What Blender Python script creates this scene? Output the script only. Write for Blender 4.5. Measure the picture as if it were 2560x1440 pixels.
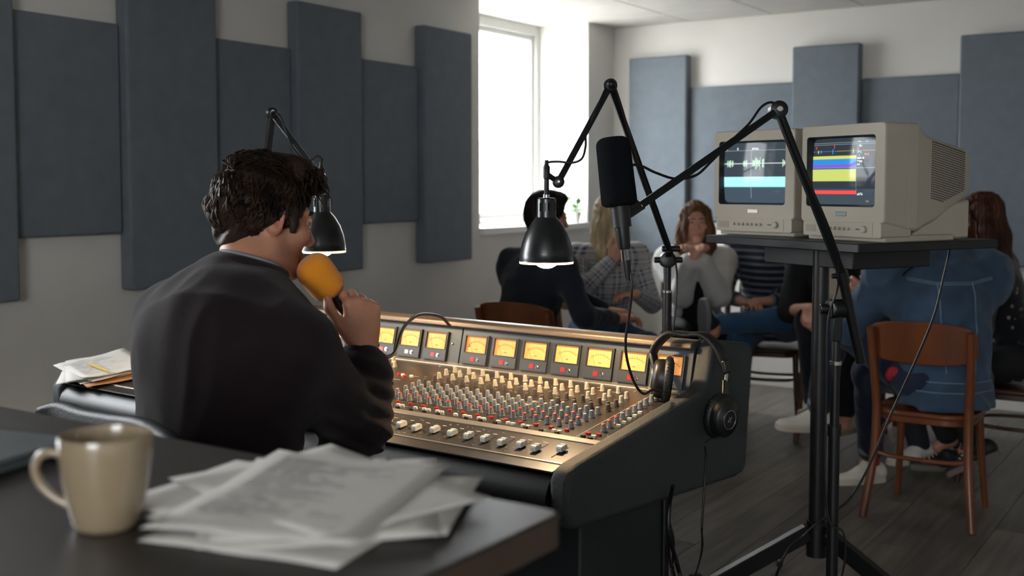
import bpy, bmesh, math, random
import numpy as np
from mathutils import Matrix, Vector, Quaternion
from mathutils.bvhtree import BVHTree

random.seed(7)
rng = np.random.default_rng(7)
for _o in list(bpy.data.objects):
    bpy.data.objects.remove(_o)
SC = bpy.context.scene
COL = SC.collection

# ---------------------------------------------------------------- camera
FPX, CX, CY = 2800.0, 1280.0, 636.0            # focal length and principal point in 2560x1440 pixels
PITCH, YAW, CAM_H = math.radians(3.5), math.radians(33.6), 1.38
_s, _c, _sp, _cp = math.sin(YAW), math.cos(YAW), math.sin(PITCH), math.cos(PITCH)
FW = Vector((-_s * _cp, _c * _cp, -_sp)); RT = Vector((_c, _s, 0)); UPV = RT.cross(FW)
EYE = Vector((0, 0, CAM_H))
cam_data = bpy.data.cameras.new('camera')
cam = bpy.data.objects.new('camera', cam_data)
COL.objects.link(cam)
_m = Matrix((RT, UPV, -FW)).transposed().to_4x4(); _m.translation = EYE
cam.matrix_world = _m
cam_data.sensor_fit = 'HORIZONTAL'
cam_data.sensor_width = 36.0
cam_data.lens = FPX / 2560 * 36
cam_data.shift_y = (CY - 720) / 2560
cam_data.clip_start = 0.05
cam_data.dof.use_dof = True
cam_data.dof.focus_distance = 2.65
cam_data.dof.aperture_fstop = 3.6
cam_data.dof.aperture_blades = 8
SC.camera = cam

# ---------------------------------------------------------------- sky and exposure
SC.view_settings.view_transform = 'Standard'
SC.view_settings.look = 'None'
SC.view_settings.gamma = 1.0
SC.view_settings.use_curve_mapping = False
SC.view_settings.exposure = 1.52
world = bpy.data.worlds.new('overcast_sky'); SC.world = world
world.use_nodes = True
_bg = world.node_tree.nodes['Background']
_bg.inputs['Color'].default_value = (0.93, 0.97, 1.0, 1)
_bg.inputs['Strength'].default_value = SKY = 7.6
SC.cycles.max_bounces = 8
SC.cycles.diffuse_bounces = 4
SC.cycles.use_adaptive_sampling = True
SC.cycles.adaptive_threshold = 0.03
SC.cycles.glossy_bounces = 4
SC.cycles.sample_clamp_indirect = 6.0
SC.cycles.caustics_reflective = False
SC.cycles.caustics_refractive = False


def portal(name, loc, size, normal):
    """light portal filling a window opening: guides the sky light, gives none of its own"""
    d = bpy.data.lights.new(name, 'AREA'); d.shape = 'RECTANGLE'; d.size, d.size_y = size
    d.cycles.is_portal = True
    o = bpy.data.objects.new(name, d); COL.objects.link(o)
    o.location = loc
    o.rotation_euler = Vector(normal).to_track_quat('-Z', 'Y').to_euler()
    return o


# window openings of the left wall: (y0, y1, z0, z1)
WALL_X, BACK_Y, CEIL_Z = -4.0, 7.38, 2.54
WINDOWS = [(5.66, 7.0, 1.075, 2.54), (0.55, 1.89, 1.075, 2.54)]
REVEAL = 0.44
FILL_WINDOW = (-0.2, 1.6, 1.1, 2.3)            # unseen opening added for fill light, behind the camera: x0, x1, z0, z1
RX1, RY0 = 2.6, -2.6                            # wall on the right, wall behind the camera
portal('window_portal', ((FILL_WINDOW[0] + FILL_WINDOW[1]) / 2, RY0 - 0.26, 1.7), (1.8, 1.2), (0, 1, 0))
for _i, (y0, y1, z0, z1) in enumerate(WINDOWS):
    portal('window_portal', (WALL_X - REVEAL - 0.06, (y0 + y1) / 2, (z0 + z1) / 2), (z1 - z0, y1 - y0), (1, 0, 0))


# ---------------------------------------------------------------- helpers
def ray(px, py): return FW + RT * ((px - CX) / FPX) + UPV * ((CY - py) / FPX)
def PD(px, py, d): return EYE + ray(px, py) * d
def PZ(px, py, z): r = ray(px, py); return EYE + r * ((z - CAM_H) / r.z)
def PX(px, py, x): r = ray(px, py); return EYE + r * (x / r.x)
def PY(px, py, y): r = ray(px, py); return EYE + r * (y / r.y)


def lin(c):
    if isinstance(c, str):
        c = c.lstrip('#'); c = [int(c[i:i + 2], 16) / 255 for i in (0, 2, 4)]
    return tuple((v / 12.92 if v <= 0.04045 else ((v + 0.055) / 1.055) ** 2.4) for v in c) + (1.0,)


MATS = {}
def mat(name, col='#808080', rough=0.5, metal=0.0, spec=0.5, var=0.0, vscale=6.0, bump=0.0, bscale=80.0, emit=None, estr=0.0,
        coat=0.0, attr=None, stretch=None, sss=0.0, sheen=0.0, trans=0.0, col2=None, alpha=1.0, detail=4.0):
    """procedural principled material: noise colour variation, noise bump, optional colour attribute"""
    if name in MATS: return MATS[name]
    m = bpy.data.materials.new(name); m.use_nodes = True; MATS[name] = m
    nt = m.node_tree; N = nt.nodes; L = nt.links; b = N['Principled BSDF']
    base = lin(col)
    b.inputs['Base Color'].default_value = base
    b.inputs['Roughness'].default_value = rough
    b.inputs['Metallic'].default_value = metal
    b.inputs['Specular IOR Level'].default_value = spec
    if coat: b.inputs['Coat Weight'].default_value = coat; b.inputs['Coat Roughness'].default_value = 0.15
    if sheen: b.inputs['Sheen Weight'].default_value = sheen; b.inputs['Sheen Roughness'].default_value = 0.5
    if sss:
        b.inputs['Subsurface Weight'].default_value = sss; b.inputs['Subsurface Radius'].default_value = (1.0, 0.35, 0.2)
        b.inputs['Subsurface Scale'].default_value = 0.012
    if trans: b.inputs['Transmission Weight'].default_value = trans
    if emit: b.inputs['Emission Color'].default_value = lin(emit); b.inputs['Emission Strength'].default_value = estr
    if alpha < 1: b.inputs['Alpha'].default_value = alpha
    src = None
    if attr:
        a = N.new('ShaderNodeAttribute'); a.attribute_name = attr; src = a.outputs['Color']
    if var or bump:
        tc = N.new('ShaderNodeTexCoord'); mp = N.new('ShaderNodeMapping')
        L.new(tc.outputs['Object'], mp.inputs['Vector'])
        if stretch: mp.inputs['Scale'].default_value = stretch
    if var:
        nz = N.new('ShaderNodeTexNoise'); nz.inputs['Scale'].default_value = vscale; nz.inputs['Detail'].default_value = detail
        L.new(mp.outputs['Vector'], nz.inputs['Vector'])
        rp = N.new('ShaderNodeMapRange'); rp.inputs['From Min'].default_value = 0.3; rp.inputs['From Max'].default_value = 0.7
        L.new(nz.outputs['Fac'], rp.inputs['Value'])
        mx = N.new('ShaderNodeMix'); mx.data_type = 'RGBA'
        L.new(rp.outputs['Result'], mx.inputs['Factor'])
        if src is not None:
            mu = N.new('ShaderNodeMix'); mu.data_type = 'RGBA'; mu.blend_type = 'MULTIPLY'; mu.inputs['Factor'].default_value = 1
            mx.inputs['A'].default_value = (1 - var,) * 3 + (1,); mx.inputs['B'].default_value = (1 + var,) * 3 + (1,)
            L.new(src, mu.inputs['A']); L.new(mx.outputs['Result'], mu.inputs['B']); src = mu.outputs['Result']
        else:
            lo = tuple(v * (1 - var) for v in base[:3]) + (1,)
            hi = lin(col2) if col2 else tuple(min(1, v * (1 + var)) for v in base[:3]) + (1,)
            mx.inputs['A'].default_value = lo; mx.inputs['B'].default_value = hi; src = mx.outputs['Result']
    if src is not None: L.new(src, b.inputs['Base Color'])
    if bump:
        nb = N.new('ShaderNodeTexNoise'); nb.inputs['Scale'].default_value = bscale; nb.inputs['Detail'].default_value = 3
        L.new(mp.outputs['Vector'], nb.inputs['Vector'])
        bp = N.new('ShaderNodeBump'); bp.inputs['Strength'].default_value = bump; bp.inputs['Distance'].default_value = 0.004
        L.new(nb.outputs['Fac'], bp.inputs['Height']); L.new(bp.outputs['Normal'], b.inputs['Normal'])
    return m


def tag(o, label=None, cat=None, group=None, kind=None):
    if label: o['label'] = label
    if cat: o['category'] = cat
    if group: o['group'] = group
    if kind: o['kind'] = kind
    return o


def empty(name, loc=(0, 0, 0), rz=0.0, label=None, cat=None, group=None):
    o = bpy.data.objects.new(name, None); COL.objects.link(o)
    o.location = loc; o.rotation_euler = (0, 0, rz); o.empty_display_size = 0.05
    return tag(o, label, cat, group)


def link(name, me, parent=None, mtx=None):
    o = bpy.data.objects.new(name, me); COL.objects.link(o)
    if parent is not None: o.parent = parent
    if mtx is not None: o.matrix_local = mtx
    return o


def frame(z, x=None):
    """3x3 rotation whose Z is z (and X close to x)"""
    z = Vector(z).normalized()
    x = Vector(x) if x is not None else (Vector((0, 0, 1)) if abs(z.z) < 0.9 else Vector((1, 0, 0)))
    y = z.cross(x).normalized(); x = y.cross(z)
    return Matrix((x, y, z)).transposed()


def TR(loc=(0, 0, 0), rot=None, z=None, x=None):
    if z is not None: m = frame(z, x).to_4x4()
    elif rot is not None:
        from mathutils import Euler
        m = Euler(rot).to_matrix().to_4x4()
    else: m = Matrix.Identity(4)
    m.translation = Vector(loc)
    return m


def smooth_path(pts, n=8):
    """Catmull-Rom through points"""
    P = [Vector(p) for p in pts]
    P = [P[0] * 2 - P[1]] + P + [P[-1] * 2 - P[-2]]
    out = []
    for i in range(1, len(P) - 2):
        a, b, c, d = P[i - 1:i + 3]
        for k in range(n):
            t = k / n
            out.append(0.5 * ((2 * b) + (c - a) * t + (2 * a - 5 * b + 4 * c - d) * t * t + (3 * b - a - 3 * c + d) * t ** 3))
    out.append(P[-2])
    return out


class MB:
    """collects shapes into one mesh"""
    def __init__(self): self.v = []; self.f = []
    def add(self, vs, fs, M=None):
        o = len(self.v)
        self.v += [tuple(M @ Vector(v)) if M is not None else tuple(v) for v in vs]
        self.f += [tuple(i + o for i in f) for f in fs]
        return self
    def box(self, a, b, M=None, taper=None):
        (x0, y0, z0), (x1, y1, z1) = a, b
        vs = [(x0, y0, z0), (x1, y0, z0), (x1, y1, z0), (x0, y1, z0), (x0, y0, z1), (x1, y0, z1), (x1, y1, z1), (x0, y1, z1)]
        if taper:
            cx, cy = (x0 + x1) / 2, (y0 + y1) / 2
            vs = vs[:4] + [(cx + (x - cx) * taper, cy + (y - cy) * taper, z) for x, y, z in vs[4:]]
        return self.add(vs, [(0, 3, 2, 1), (4, 5, 6, 7), (0, 1, 5, 4), (1, 2, 6, 5), (2, 3, 7, 6), (3, 0, 4, 7)], M)
    def prism(self, poly, z0, z1, M=None, top=None):
        n = len(poly); top = top or poly
        vs = [(x, y, z0) for x, y in poly] + [(x, y, z1) for x, y in top]
        fs = [tuple(range(n))[::-1], tuple(range(n, 2 * n))] + [(i, (i + 1) % n, n + (i + 1) % n, n + i) for i in range(n)]
        return self.add(vs, fs, M)
    def lathe(self, prof, n=24, M=None, cap0=True, cap1=True):
        vs, fs = [], []
        for r, z in prof:
            for k in range(n):
                a = 2 * math.pi * k / n; vs.append((r * math.cos(a), r * math.sin(a), z))
        for i in range(len(prof) - 1):
            for k in range(n):
                a, b = i * n + k, i * n + (k + 1) % n
                fs.append((a, b, b + n, a + n))
        if cap0: fs.append(tuple(range(n))[::-1])
        if cap1: fs.append(tuple(range((len(prof) - 1) * n, len(prof) * n)))
        return self.add(vs, fs, M)
    def cyl(self, a, b, r0, r1=None, n=16, up=None):
        a, b = Vector(a), Vector(b); M = frame(b - a, up).to_4x4(); M.translation = a
        return self.lathe([(r0, 0), (r0 if r1 is None else r1, (b - a).length)], n, M)
    def bar(self, a, b, w, h, up=None):
        """rectangular bar from a to b"""
        a, b = Vector(a), Vector(b); M = frame(b - a, up).to_4x4(); M.translation = a
        return self.box((-w / 2, -h / 2, 0), (w / 2, h / 2, (b - a).length), M)
    def tube(self, pts, r, n=8, closed=False, radii=None):
        P = [Vector(p) for p in pts]; m = len(P); vs, fs = [], []
        nrm = None
        for i in range(m):
            t = (P[(i + 1) % m] - P[i - 1]) if closed else (P[min(i + 1, m - 1)] - P[max(i - 1, 0)])
            if t.length < 1e-9: t = Vector((0, 0, 1))
            t.normalize()
            if nrm is None: nrm = t.orthogonal().normalized()
            nrm = (nrm - t * nrm.dot(t))
            nrm = nrm.normalized() if nrm.length > 1e-6 else t.orthogonal().normalized()
            bi = t.cross(nrm); rr = radii[i] if radii else r
            for k in range(n):
                a = 2 * math.pi * k / n; vs.append(P[i] + (nrm * math.cos(a) + bi * math.sin(a)) * rr)
        for i in range(m if closed else m - 1):
            j = (i + 1) % m
            for k in range(n):
                fs.append((i * n + k, i * n + (k + 1) % n, j * n + (k + 1) % n, j * n + k))
        if not closed: fs += [tuple(range(n))[::-1], tuple(range((m - 1) * n, m * n))]
        return self.add(vs, fs)
    def sphere(self, c, r, n=16, m=10, sc=(1, 1, 1), M=None):
        prof = [(max(1e-5, r * math.sin(math.pi * i / m)), -r * math.cos(math.pi * i / m)) for i in range(m + 1)]
        S = Matrix.Diagonal((*sc, 1)); T = Matrix.Translation(Vector(c))
        return self.lathe(prof, n, (M @ T @ S) if M is not None else T @ S, False, False)
    def mesh(self, name, m=None, smooth=35):
        me = bpy.data.meshes.new(name); me.from_pydata(self.v, [], self.f)
        if m is not None: me.materials.append(m)
        if smooth:
            me.polygons.foreach_set('use_smooth', [True] * len(me.polygons)); me.set_sharp_from_angle(angle=math.radians(smooth))
        me.validate()
        return me
    def build(self, name, m, parent=None, bevel=0.0, smooth=35, mtx=None, seg=2):
        o = link(name, self.mesh(name, m, smooth), parent, mtx)
        if bevel:
            b = o.modifiers.new('bevel', 'BEVEL'); b.width = bevel; b.segments = seg; b.limit_method = 'ANGLE'; b.angle_limit = math.radians(40)
            b.harden_normals = False
            o.data.polygons.foreach_set('use_smooth', [True] * len(o.data.polygons))
            o.data.set_sharp_from_angle(angle=math.radians(50))
        return o


def obox(name, a, b, m, parent=None, bevel=0.003, **k): return MB().box(a, b).build(name, m, parent, bevel, **k)
def rounded_rect(w, h, r, n=5, cx=0.0, cy=0.0):
    out = []
    for sx, sy, a0 in ((1, 1, 0), (-1, 1, 90), (-1, -1, 180), (1, -1, 270)):
        for k in range(n + 1):
            a = math.radians(a0 + 90 * k / n); out.append((cx + sx * (w / 2 - r) + r * math.cos(a), cy + sy * (h / 2 - r) + r * math.sin(a)))
    return out
def struct(o): o['kind'] = 'structure'; return o
# ================================================================ the room
M_WALL = mat('wall_paint', '#dad7d2', 0.9, var=0.03, vscale=3, bump=0.12, bscale=220)
M_CEIL = mat('ceiling_tile', '#c4c1bc', 0.92, var=0.04, vscale=4, bump=0.25, bscale=160)
M_FABRIC = mat('acoustic_fabric', '#707880', 0.95, spec=0.15, var=0.06, vscale=14, bump=0.25, bscale=500, sheen=0.15)
M_FRAME = mat('window_plastic', '#b9b9b6', 0.4)
M_BASEB = mat('baseboard_paint', '#d8d6d0', 0.5)

def wall_left():
    m = MB(); x0, x1 = WALL_X - 0.5, WALL_X
    ys = [RY0]
    for y0, y1, z0, z1 in sorted(WINDOWS): ys += [y0, y1]
    ys.append(BACK_Y)
    for i in range(0, len(ys), 2): m.box((x0, ys[i], -0.3), (x1, ys[i + 1], CEIL_Z + 0.2))
    for y0, y1, z0, z1 in WINDOWS:
        m.box((x0, y0, -0.3), (x1, y1, z0))
        m.box((x0, y0, z1), (x1, y1, CEIL_Z + 0.2))
    return struct(m.build('wall_left', M_WALL, smooth=0))
wall_left()
struct(obox('wall_back', (WALL_X - 0.5, BACK_Y, -0.3), (RX1 + 0.2, BACK_Y + 0.2, CEIL_Z + 0.2), M_WALL, bevel=0))
struct(obox('wall_right', (RX1, RY0 - 0.2, -0.3), (RX1 + 0.2, BACK_Y, CEIL_Z + 0.2), M_WALL, bevel=0))
_a, _b, _c, _d = FILL_WINDOW
struct(MB().box((WALL_X - 0.5, RY0 - 0.2, -0.3), (_a, RY0, CEIL_Z + 0.2)).box((_b, RY0 - 0.2, -0.3), (RX1, RY0, CEIL_Z + 0.2)).box((_a, RY0 - 0.2, -0.3), (_b, RY0, _c)).box((_a, RY0 - 0.2, _d), (_b, RY0, CEIL_Z + 0.2)).build('wall_front', M_WALL, smooth=0))
struct(obox('baseboard_back', (WALL_X, BACK_Y - 0.018, 0), (RX1, BACK_Y, 0.075), M_BASEB, bevel=0.004))
struct(obox('baseboard_left', (WALL_X, RY0, 0), (WALL_X + 0.018, BACK_Y - 0.02, 0.075), M_BASEB, bevel=0.004))

# ceiling: slab with separate mineral tiles below it
ceiling = struct(obox('ceiling', (WALL_X - 0.5, RY0, CEIL_Z + 0.012), (RX1, BACK_Y, CEIL_Z + 0.2), M_CEIL, bevel=0))
TILE = 0.615
def tile_mesh(w, d):
    p = MB(); g = 0.007; e = 0.006
    p.prism([(g, g), (w - g, g), (w - g, d - g), (g, d - g)], 0.0, e, top=[(0.001, 0.001), (w - .001, 0.001), (w - .001, d - .001), (0.001, d - .001)])
    p.box((0.001, 0.001, e), (w - .001, d - .001, 0.0115))
    return p.mesh('ceiling_tile', M_CEIL, 0)
_full = tile_mesh(TILE, TILE)
nx = int((RX1 - WALL_X) / TILE); ny = int((BACK_Y - 0.5 - RY0) / TILE)
_yb = BACK_Y
for i in range(nx + 1):
    x = WALL_X + i * TILE; w = min(TILE, RX1 - x)
    if w < 0.05: continue
    y = _yb; j = 0
    off = 0.42 if i % 1 == 0 else 0
    while y > RY0 + 0.05:
        d = TILE if j else off
        d = min(d, y - RY0)
        me = _full if (abs(d - TILE) < 1e-6 and abs(w - TILE) < 1e-6) else tile_mesh(w, d)
        o = link('ceiling_tile', me, ceiling); o.location = (x, y - d, CEIL_Z)
        y -= d; j += 1

# floor: slab with separate vinyl planks where the camera sees them
def plank_material():
    m = mat('vinyl_plank', '#6b645e', 0.42, bump=0.18, bscale=60, var=0.3, vscale=2.2, stretch=(14, 1.0, 1), spec=0.4)
    nt = m.node_tree; N = nt.nodes; L = nt.links; b = N['Principled BSDF']
    src = b.inputs['Base Color'].links[0].from_socket
    oi = N.new('ShaderNodeObjectInfo'); mr = N.new('ShaderNodeMapRange')
    mr.inputs['To Min'].default_value = 0.78; mr.inputs['To Max'].default_value = 1.22
    L.new(oi.outputs['Random'], mr.inputs['Value'])
    mu = N.new('ShaderNodeMix'); mu.data_type = 'RGBA'; mu.blend_type = 'MULTIPLY'; mu.inputs['Factor'].default_value = 1
    L.new(src, mu.inputs['A']); L.new(mr.outputs['Result'], mu.inputs['B']); L.new(mu.outputs['Result'], b.inputs['Base Color'])
    # shift the grain per plank
    for n in N:
        if n.bl_idname == 'ShaderNodeMapping':
            ad = N.new('ShaderNodeVectorMath'); ad.operation = 'SCALE'; ad.inputs[0].default_value = (13, 7, 3)
            L.new(oi.outputs['Random'], ad.inputs['Scale']); L.new(ad.outputs['Vector'], n.inputs['Location'])
    return m
M_PLANK = plank_material()
floor = struct(obox('floor', (WALL_X, RY0, -0.1), (RX1, BACK_Y, -0.006), mat('floor_base', '#38342f', 0.6, var=0.2), bevel=0))
PW, PL = 0.185, 1.22
def plank_mesh(w, l):
    g = 0.0016
    return MB().prism([(0, 0), (w, 0), (w, l), (0, l)], -0.006, 0.0, top=[(g, g), (w - g, g), (w - g, l - g), (g, l - g)]).mesh('plank', M_PLANK, 0)
_pm = plank_mesh(PW, PL)
x = -3.98; i = 0
while x < 2.35:
    y = 1.9 - (0, 0.41, 0.79, 0.2, 0.61)[i % 5]
    while y < BACK_Y - 0.03:
        l = min(PL, BACK_Y - 0.018 - y)
        o = link('plank', _pm if l > PL - 1e-6 else plank_mesh(PW, l), floor); o.location = (x, y, 0)
        y += PL
    x += PW; i += 1

# acoustic panels
def panel(name_lbl, p0, p1, group):
    m = MB().box(p0, p1)
    o = m.build('acoustic_panel', M_FABRIC, bevel=0.012, seg=3)
    tag(o, name_lbl, 'acoustic panel', group)
TZ, SZ = (0.94, 2.283), (1.178, 2.052)
G_L, G_B = 'acoustic panels on the window wall', 'acoustic panels on the far wall'
def pl(y0, y1, tall, lbl):
    th = 0.08 if tall else 0.04; z = TZ if tall else SZ
    panel(lbl, (WALL_X + .006, y0 + .002, z[0]), (WALL_X + th, y1 - .002, z[1]), G_L)
pl(2.03, 2.515, 1, 'tall blue-grey acoustic panel cut off by the picture\'s left edge')
pl(2.515, 3.015, 0, 'short blue-grey acoustic panel on the window wall, farthest from the window')
pl(3.015, 3.505, 1, 'tall blue-grey acoustic panel on the window wall, left of the seated host\'s head')
pl(3.505, 4.01, 0, 'short blue-grey acoustic panel behind the host\'s head and lamp arm')
pl(4.01, 4.49, 1, 'tall blue-grey acoustic panel behind the desk lamp next to the host')
pl(4.49, 5.01, 0, 'short blue-grey acoustic panel on the window wall, nearest to the window')
pl(5.01, 5.475, 1, 'tall blue-grey acoustic panel on the window wall right beside the window')
def pb(x0, x1, tall, lbl):
    th = 0.085 if tall else 0.04; z = TZ if tall else (SZ[0], 2.075)
    z = (z[0] - (0.05 if tall else 0.05), z[1] + (0.02 if tall else 0))
    panel(lbl, (x0 + .002, BACK_Y - th, z[0]), (x1 - .002, BACK_Y - .006, z[1]), G_B)
pb(-3.83, -3.37, 1, 'tall pale blue-grey acoustic panel on the far wall beside the room corner')
pb(-3.37, -2.61, 0, 'wide short blue-grey acoustic panel on the far wall behind the woman in the cardigan')
pb(-2.61, -2.16, 1, 'tall blue-grey acoustic panel on the far wall above the two monitors')
pb(-2.16, -1.55, 0, 'wide short blue-grey acoustic panel on the far wall behind the front monitor')
pb(-1.55, -1.06, 1, 'tall dark blue-grey acoustic panel on the far wall, at the picture\'s right edge')

# windows
def thin_glass(name, refl=0.05, tint=(1, 1, 1, 1)):
    m = bpy.data.materials.new(name); m.use_nodes = True; N = m.node_tree.nodes; L = m.node_tree.links
    N.remove(N['Principled BSDF'])
    t = N.new('ShaderNodeBsdfTransparent'); t.inputs['Color'].default_value = tint
    g = N.new('ShaderNodeBsdfGlossy'); g.inputs['Roughness'].default_value = 0.02
    mx = N.new('ShaderNodeMixShader'); mx.inputs['Fac'].default_value = refl
    L.new(t.outputs[0], mx.inputs[1]); L.new(g.outputs[0], mx.inputs[2])
    L.new(mx.outputs[0], N['Material Output'].inputs['Surface'])
    return m
M_GLASS = thin_glass('window_glass')
def window(n, y0, y1, z0, z1):
    w = empty('window_%d' % n, (WALL_X - REVEAL, (y0 + y1) / 2, z0)); w['kind'] = 'structure'
    W = y1 - y0; Hh = z1 - z0; f = 0.05; zs = 0.045; ft = 0.075
    fr = MB()
    fr.box((-0.04, -W / 2, zs), (0.035, -W / 2 + f, Hh)).box((-0.04, W / 2 - f, zs), (0.035, W / 2, Hh))
    fr.box((-0.04, -W / 2 + f, Hh - ft), (0.035, W / 2 - f, Hh)).box((-0.04, -W / 2 + f, zs), (0.035, W / 2 - f, zs + 0.04))
    fr.build('window_frame', M_FRAME, w, 0.005)
    sash = MB(); s = 0.035; a, b2, c, d = -W / 2 + f, W / 2 - f, zs + 0.04, Hh - ft
    sash.box((-0.03, a, c), (0.012, a + s, d)).box((-0.03, b2 - s, c), (0.012, b2, d))
    sash.box((-0.03, a + s, d - s), (0.012, b2 - s, d)).box((-0.03, a + s, c), (0.012, b2 - s, c + s))
    sash.build('sash', M_FRAME, w, 0.004)
    MB().box((-0.012, a + s, c + s), (-0.008, b2 - s, d - s)).build('pane', M_GLASS, w, smooth=0)
    MB().box((0.0, -W / 2 + 0.001, 0.0), (REVEAL + 0.03, W / 2 - 0.001, zs)).build('window_sill', mat('sill_stone', '#e9e8e4', 0.3), w, 0.006)
for _i, q in enumerate(WINDOWS): window(_i + 1, *q)
w4 = empty('window_4', ((_a + _b) / 2, RY0 - 0.14, _c)); w4['kind'] = 'structure'; _w, _h = _b - _a, _d - _c  # frame of the added window, out of view, that brightens the seated circle
_f = MB()
for x0, x1, z0, z1 in ((-_w / 2, -_w / 2 + .06, 0, _h), (_w / 2 - .06, _w / 2, 0, _h), (-_w / 2 + .06, _w / 2 - .06, 0, .06), (-_w / 2 + .06, _w / 2 - .06, _h - .06, _h), (-.035, .035, .06, _h - .06)): _f.box((x0, -.03, z0), (x1, .03, z1))
_f.build('window_frame', M_FRAME, w4, 0.004)
for s_ in (-1, 1): MB().box((s_ * _w / 4 - _w / 4 + .05, -.004, .06), (s_ * _w / 4 + _w / 4 - .05, .0, _h - .06)).build('pane', M_GLASS, w4, smooth=0)
# pale ground and a low building outside, washed out by the daylight
struct(obox('ground_outside', (-60, -30, -0.4), (WALL_X - 0.5, 60, -0.3), mat('paving_outside', '#b8b6b0', 0.9), bevel=0))
bld = empty('building', (-16, 24, -0.3), 0.0, 'pale low building seen through the bright window', 'building')
obox('wall', (-6, -8, 0), (0, 8, 2.1), mat('render_outside', '#c9c2b6', 0.9), bld, bevel=0)
MB().prism([(-6.3, 2.1), (0.3, 2.1), (-3, 3.0)], -8.2, 8.2, TR((0, 0, 0), z=(0, -1, 0), x=(1, 0, 0))).build('roof', mat('roof_outside', '#a39a90', 0.9), bld, smooth=0)
for k in range(4): obox('window', (0.0, -6.5 + k * 3.6, 0.8), (0.05, -5.2 + k * 3.6, 1.8), mat('far_pane', '#8d949a', 0.2), bld, bevel=0)
# ================================================================ mixing console
M_CONS = mat('console_paint', '#23272a', 0.55, var=0.12, vscale=30, bump=0.15, bscale=500)
M_CHEEK = mat('console_cheek_vinyl', '#33383a', 0.62, bump=0.5, bscale=420, var=0.06, vscale=40)
M_PANEL = mat('console_panel', '#3a3735', 0.36, metal=0.35, var=0.12, vscale=9, bump=0.06, bscale=300)
M_BRIDGE = mat('bridge_panel', '#3b4248', 0.5, metal=0.2, var=0.06, vscale=20, bump=0.1, bscale=500)
M_ALU = mat('brushed_aluminium', '#b9b2a8', 0.3, metal=0.75, var=0.06, vscale=4, stretch=(1, 60, 60))
M_BLACK = mat('matte_black', '#0e0f10', 0.5, bump=0.1, bscale=300)
M_LEATHER = mat('black_leather', '#0b0d0f', 0.42, bump=0.12, bscale=420, var=0.1)
M_CHROME = mat('chrome', '#c8c8c6', 0.18, metal=1.0)
M_STEEL = mat('dark_steel', '#3b3d40', 0.35, metal=0.9)
M_GREY = mat('knob_grey', '#7f8285', 0.45); M_CREAM = mat('knob_cream', '#b3ab97', 0.45); M_BROWN = mat('knob_brown', '#4c433d', 0.45)
M_RED = mat('cap_red', '#c8372c', 0.4); M_BTNW = mat('button_white', '#d8d2c2', 0.4); M_BTNR = mat('button_red', '#b0241f', 0.35); M_BTNK = mat('button_black', '#1b1c20', 0.35)
M_CAPW = mat('fader_white', '#d9d6cf', 0.35)

CON = empty('mixing_console', (-1.165, 1.975, 0), math.radians(-2.8), 'dark analogue mixing console with lit meters and rows of knobs', 'mixing console')
CA = math.atan2(.075, .605); CL = 1.90
def PW_(x, w, up=0.0):
    """console-local point on the sloped control panel"""
    return Vector((x, w * math.cos(CA) - up * math.sin(CA), .775 + w * math.sin(CA) + up * math.cos(CA)))
def PM_(x, w, up=0.0, rz=0.0):
    m = Matrix.Rotation(CA, 4, 'X') @ Matrix.Rotation(rz, 4, 'Z'); m.translation = PW_(x, w, up); return m
YZX = Matrix(((0, 0, 1, 0), (1, 0, 0, 0), (0, 1, 0, 0), (0, 0, 0, 1)))      # prism drawn in (y, z), extruded along x
cheek_poly = [(0.012, .66), (-0.012, .70), (-0.014, .765), (0.0, .787), (0.03, .796), (.585, .867), (.625, .888), (.650, .968), (.668, .984), (.69, .987), (.875, .958), (.893, .942),
              (.862, .632), (.842, .612), (.80, .608)]
for x0 in (-0.048, -CL):
    MB().prism(cheek_poly, x0, x0 + 0.048, YZX).build('cheek', M_CHEEK, CON, 0.012, seg=3)
MB().prism([(0.02, .68), (0.02, .772), (.60, .843), (.60, .62), (.3, .64)], -CL + .05, -.05, YZX).build('body', M_CONS, CON)
# padded front bumper
n = 18
prof = [(0.03 - 0.045 * math.cos(math.pi * k / n) * (1 if k else 1), .715 + 0.058 * math.sin(-math.pi / 2 + math.pi * k / n)) for k in range(n + 1)]
prof = [(0.03, .655)] + [(0.02 - 0.04 * math.sin(math.pi * k / n) ** 0.6, .657 + 0.116 * k / n) for k in range(1, n)] + [(0.03, .774)]
MB().prism(prof[::-1], -CL + .05, -.052, YZX).build('arm_pad', M_LEATHER, CON)
# sloped control panel plates
def plate(name, x0, x1, w0, w1, th, m, up=0.0):
    return MB().box((x0, w0, up), (x1, w1, up + th)).build(name, m, CON, 0.0012, mtx=Matrix.Translation((0, 0, .775)) @ Matrix.Rotation(CA, 4, 'X'))
plate('front_ledge', -CL + .05, -.05, 0.004, 0.05, .004, M_PANEL)
plate('trim_strip', -CL + .05, -.05, 0.0475, 0.055, .006, M_ALU)
plate('fader_panel', -CL + .05, -.05, 0.055, 0.186, .0035, M_PANEL)
plate('trim_strip', -CL + .05, -.05, 0.186, 0.212, .006, M_ALU)
plate('channel_panel', -CL + .05, -.05, 0.212, 0.602, .0035, M_PANEL)
plate('trim_strip', -CL + .05, -.05, 0.602, 0.632, .007, M_ALU)
UP = .0036
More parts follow.
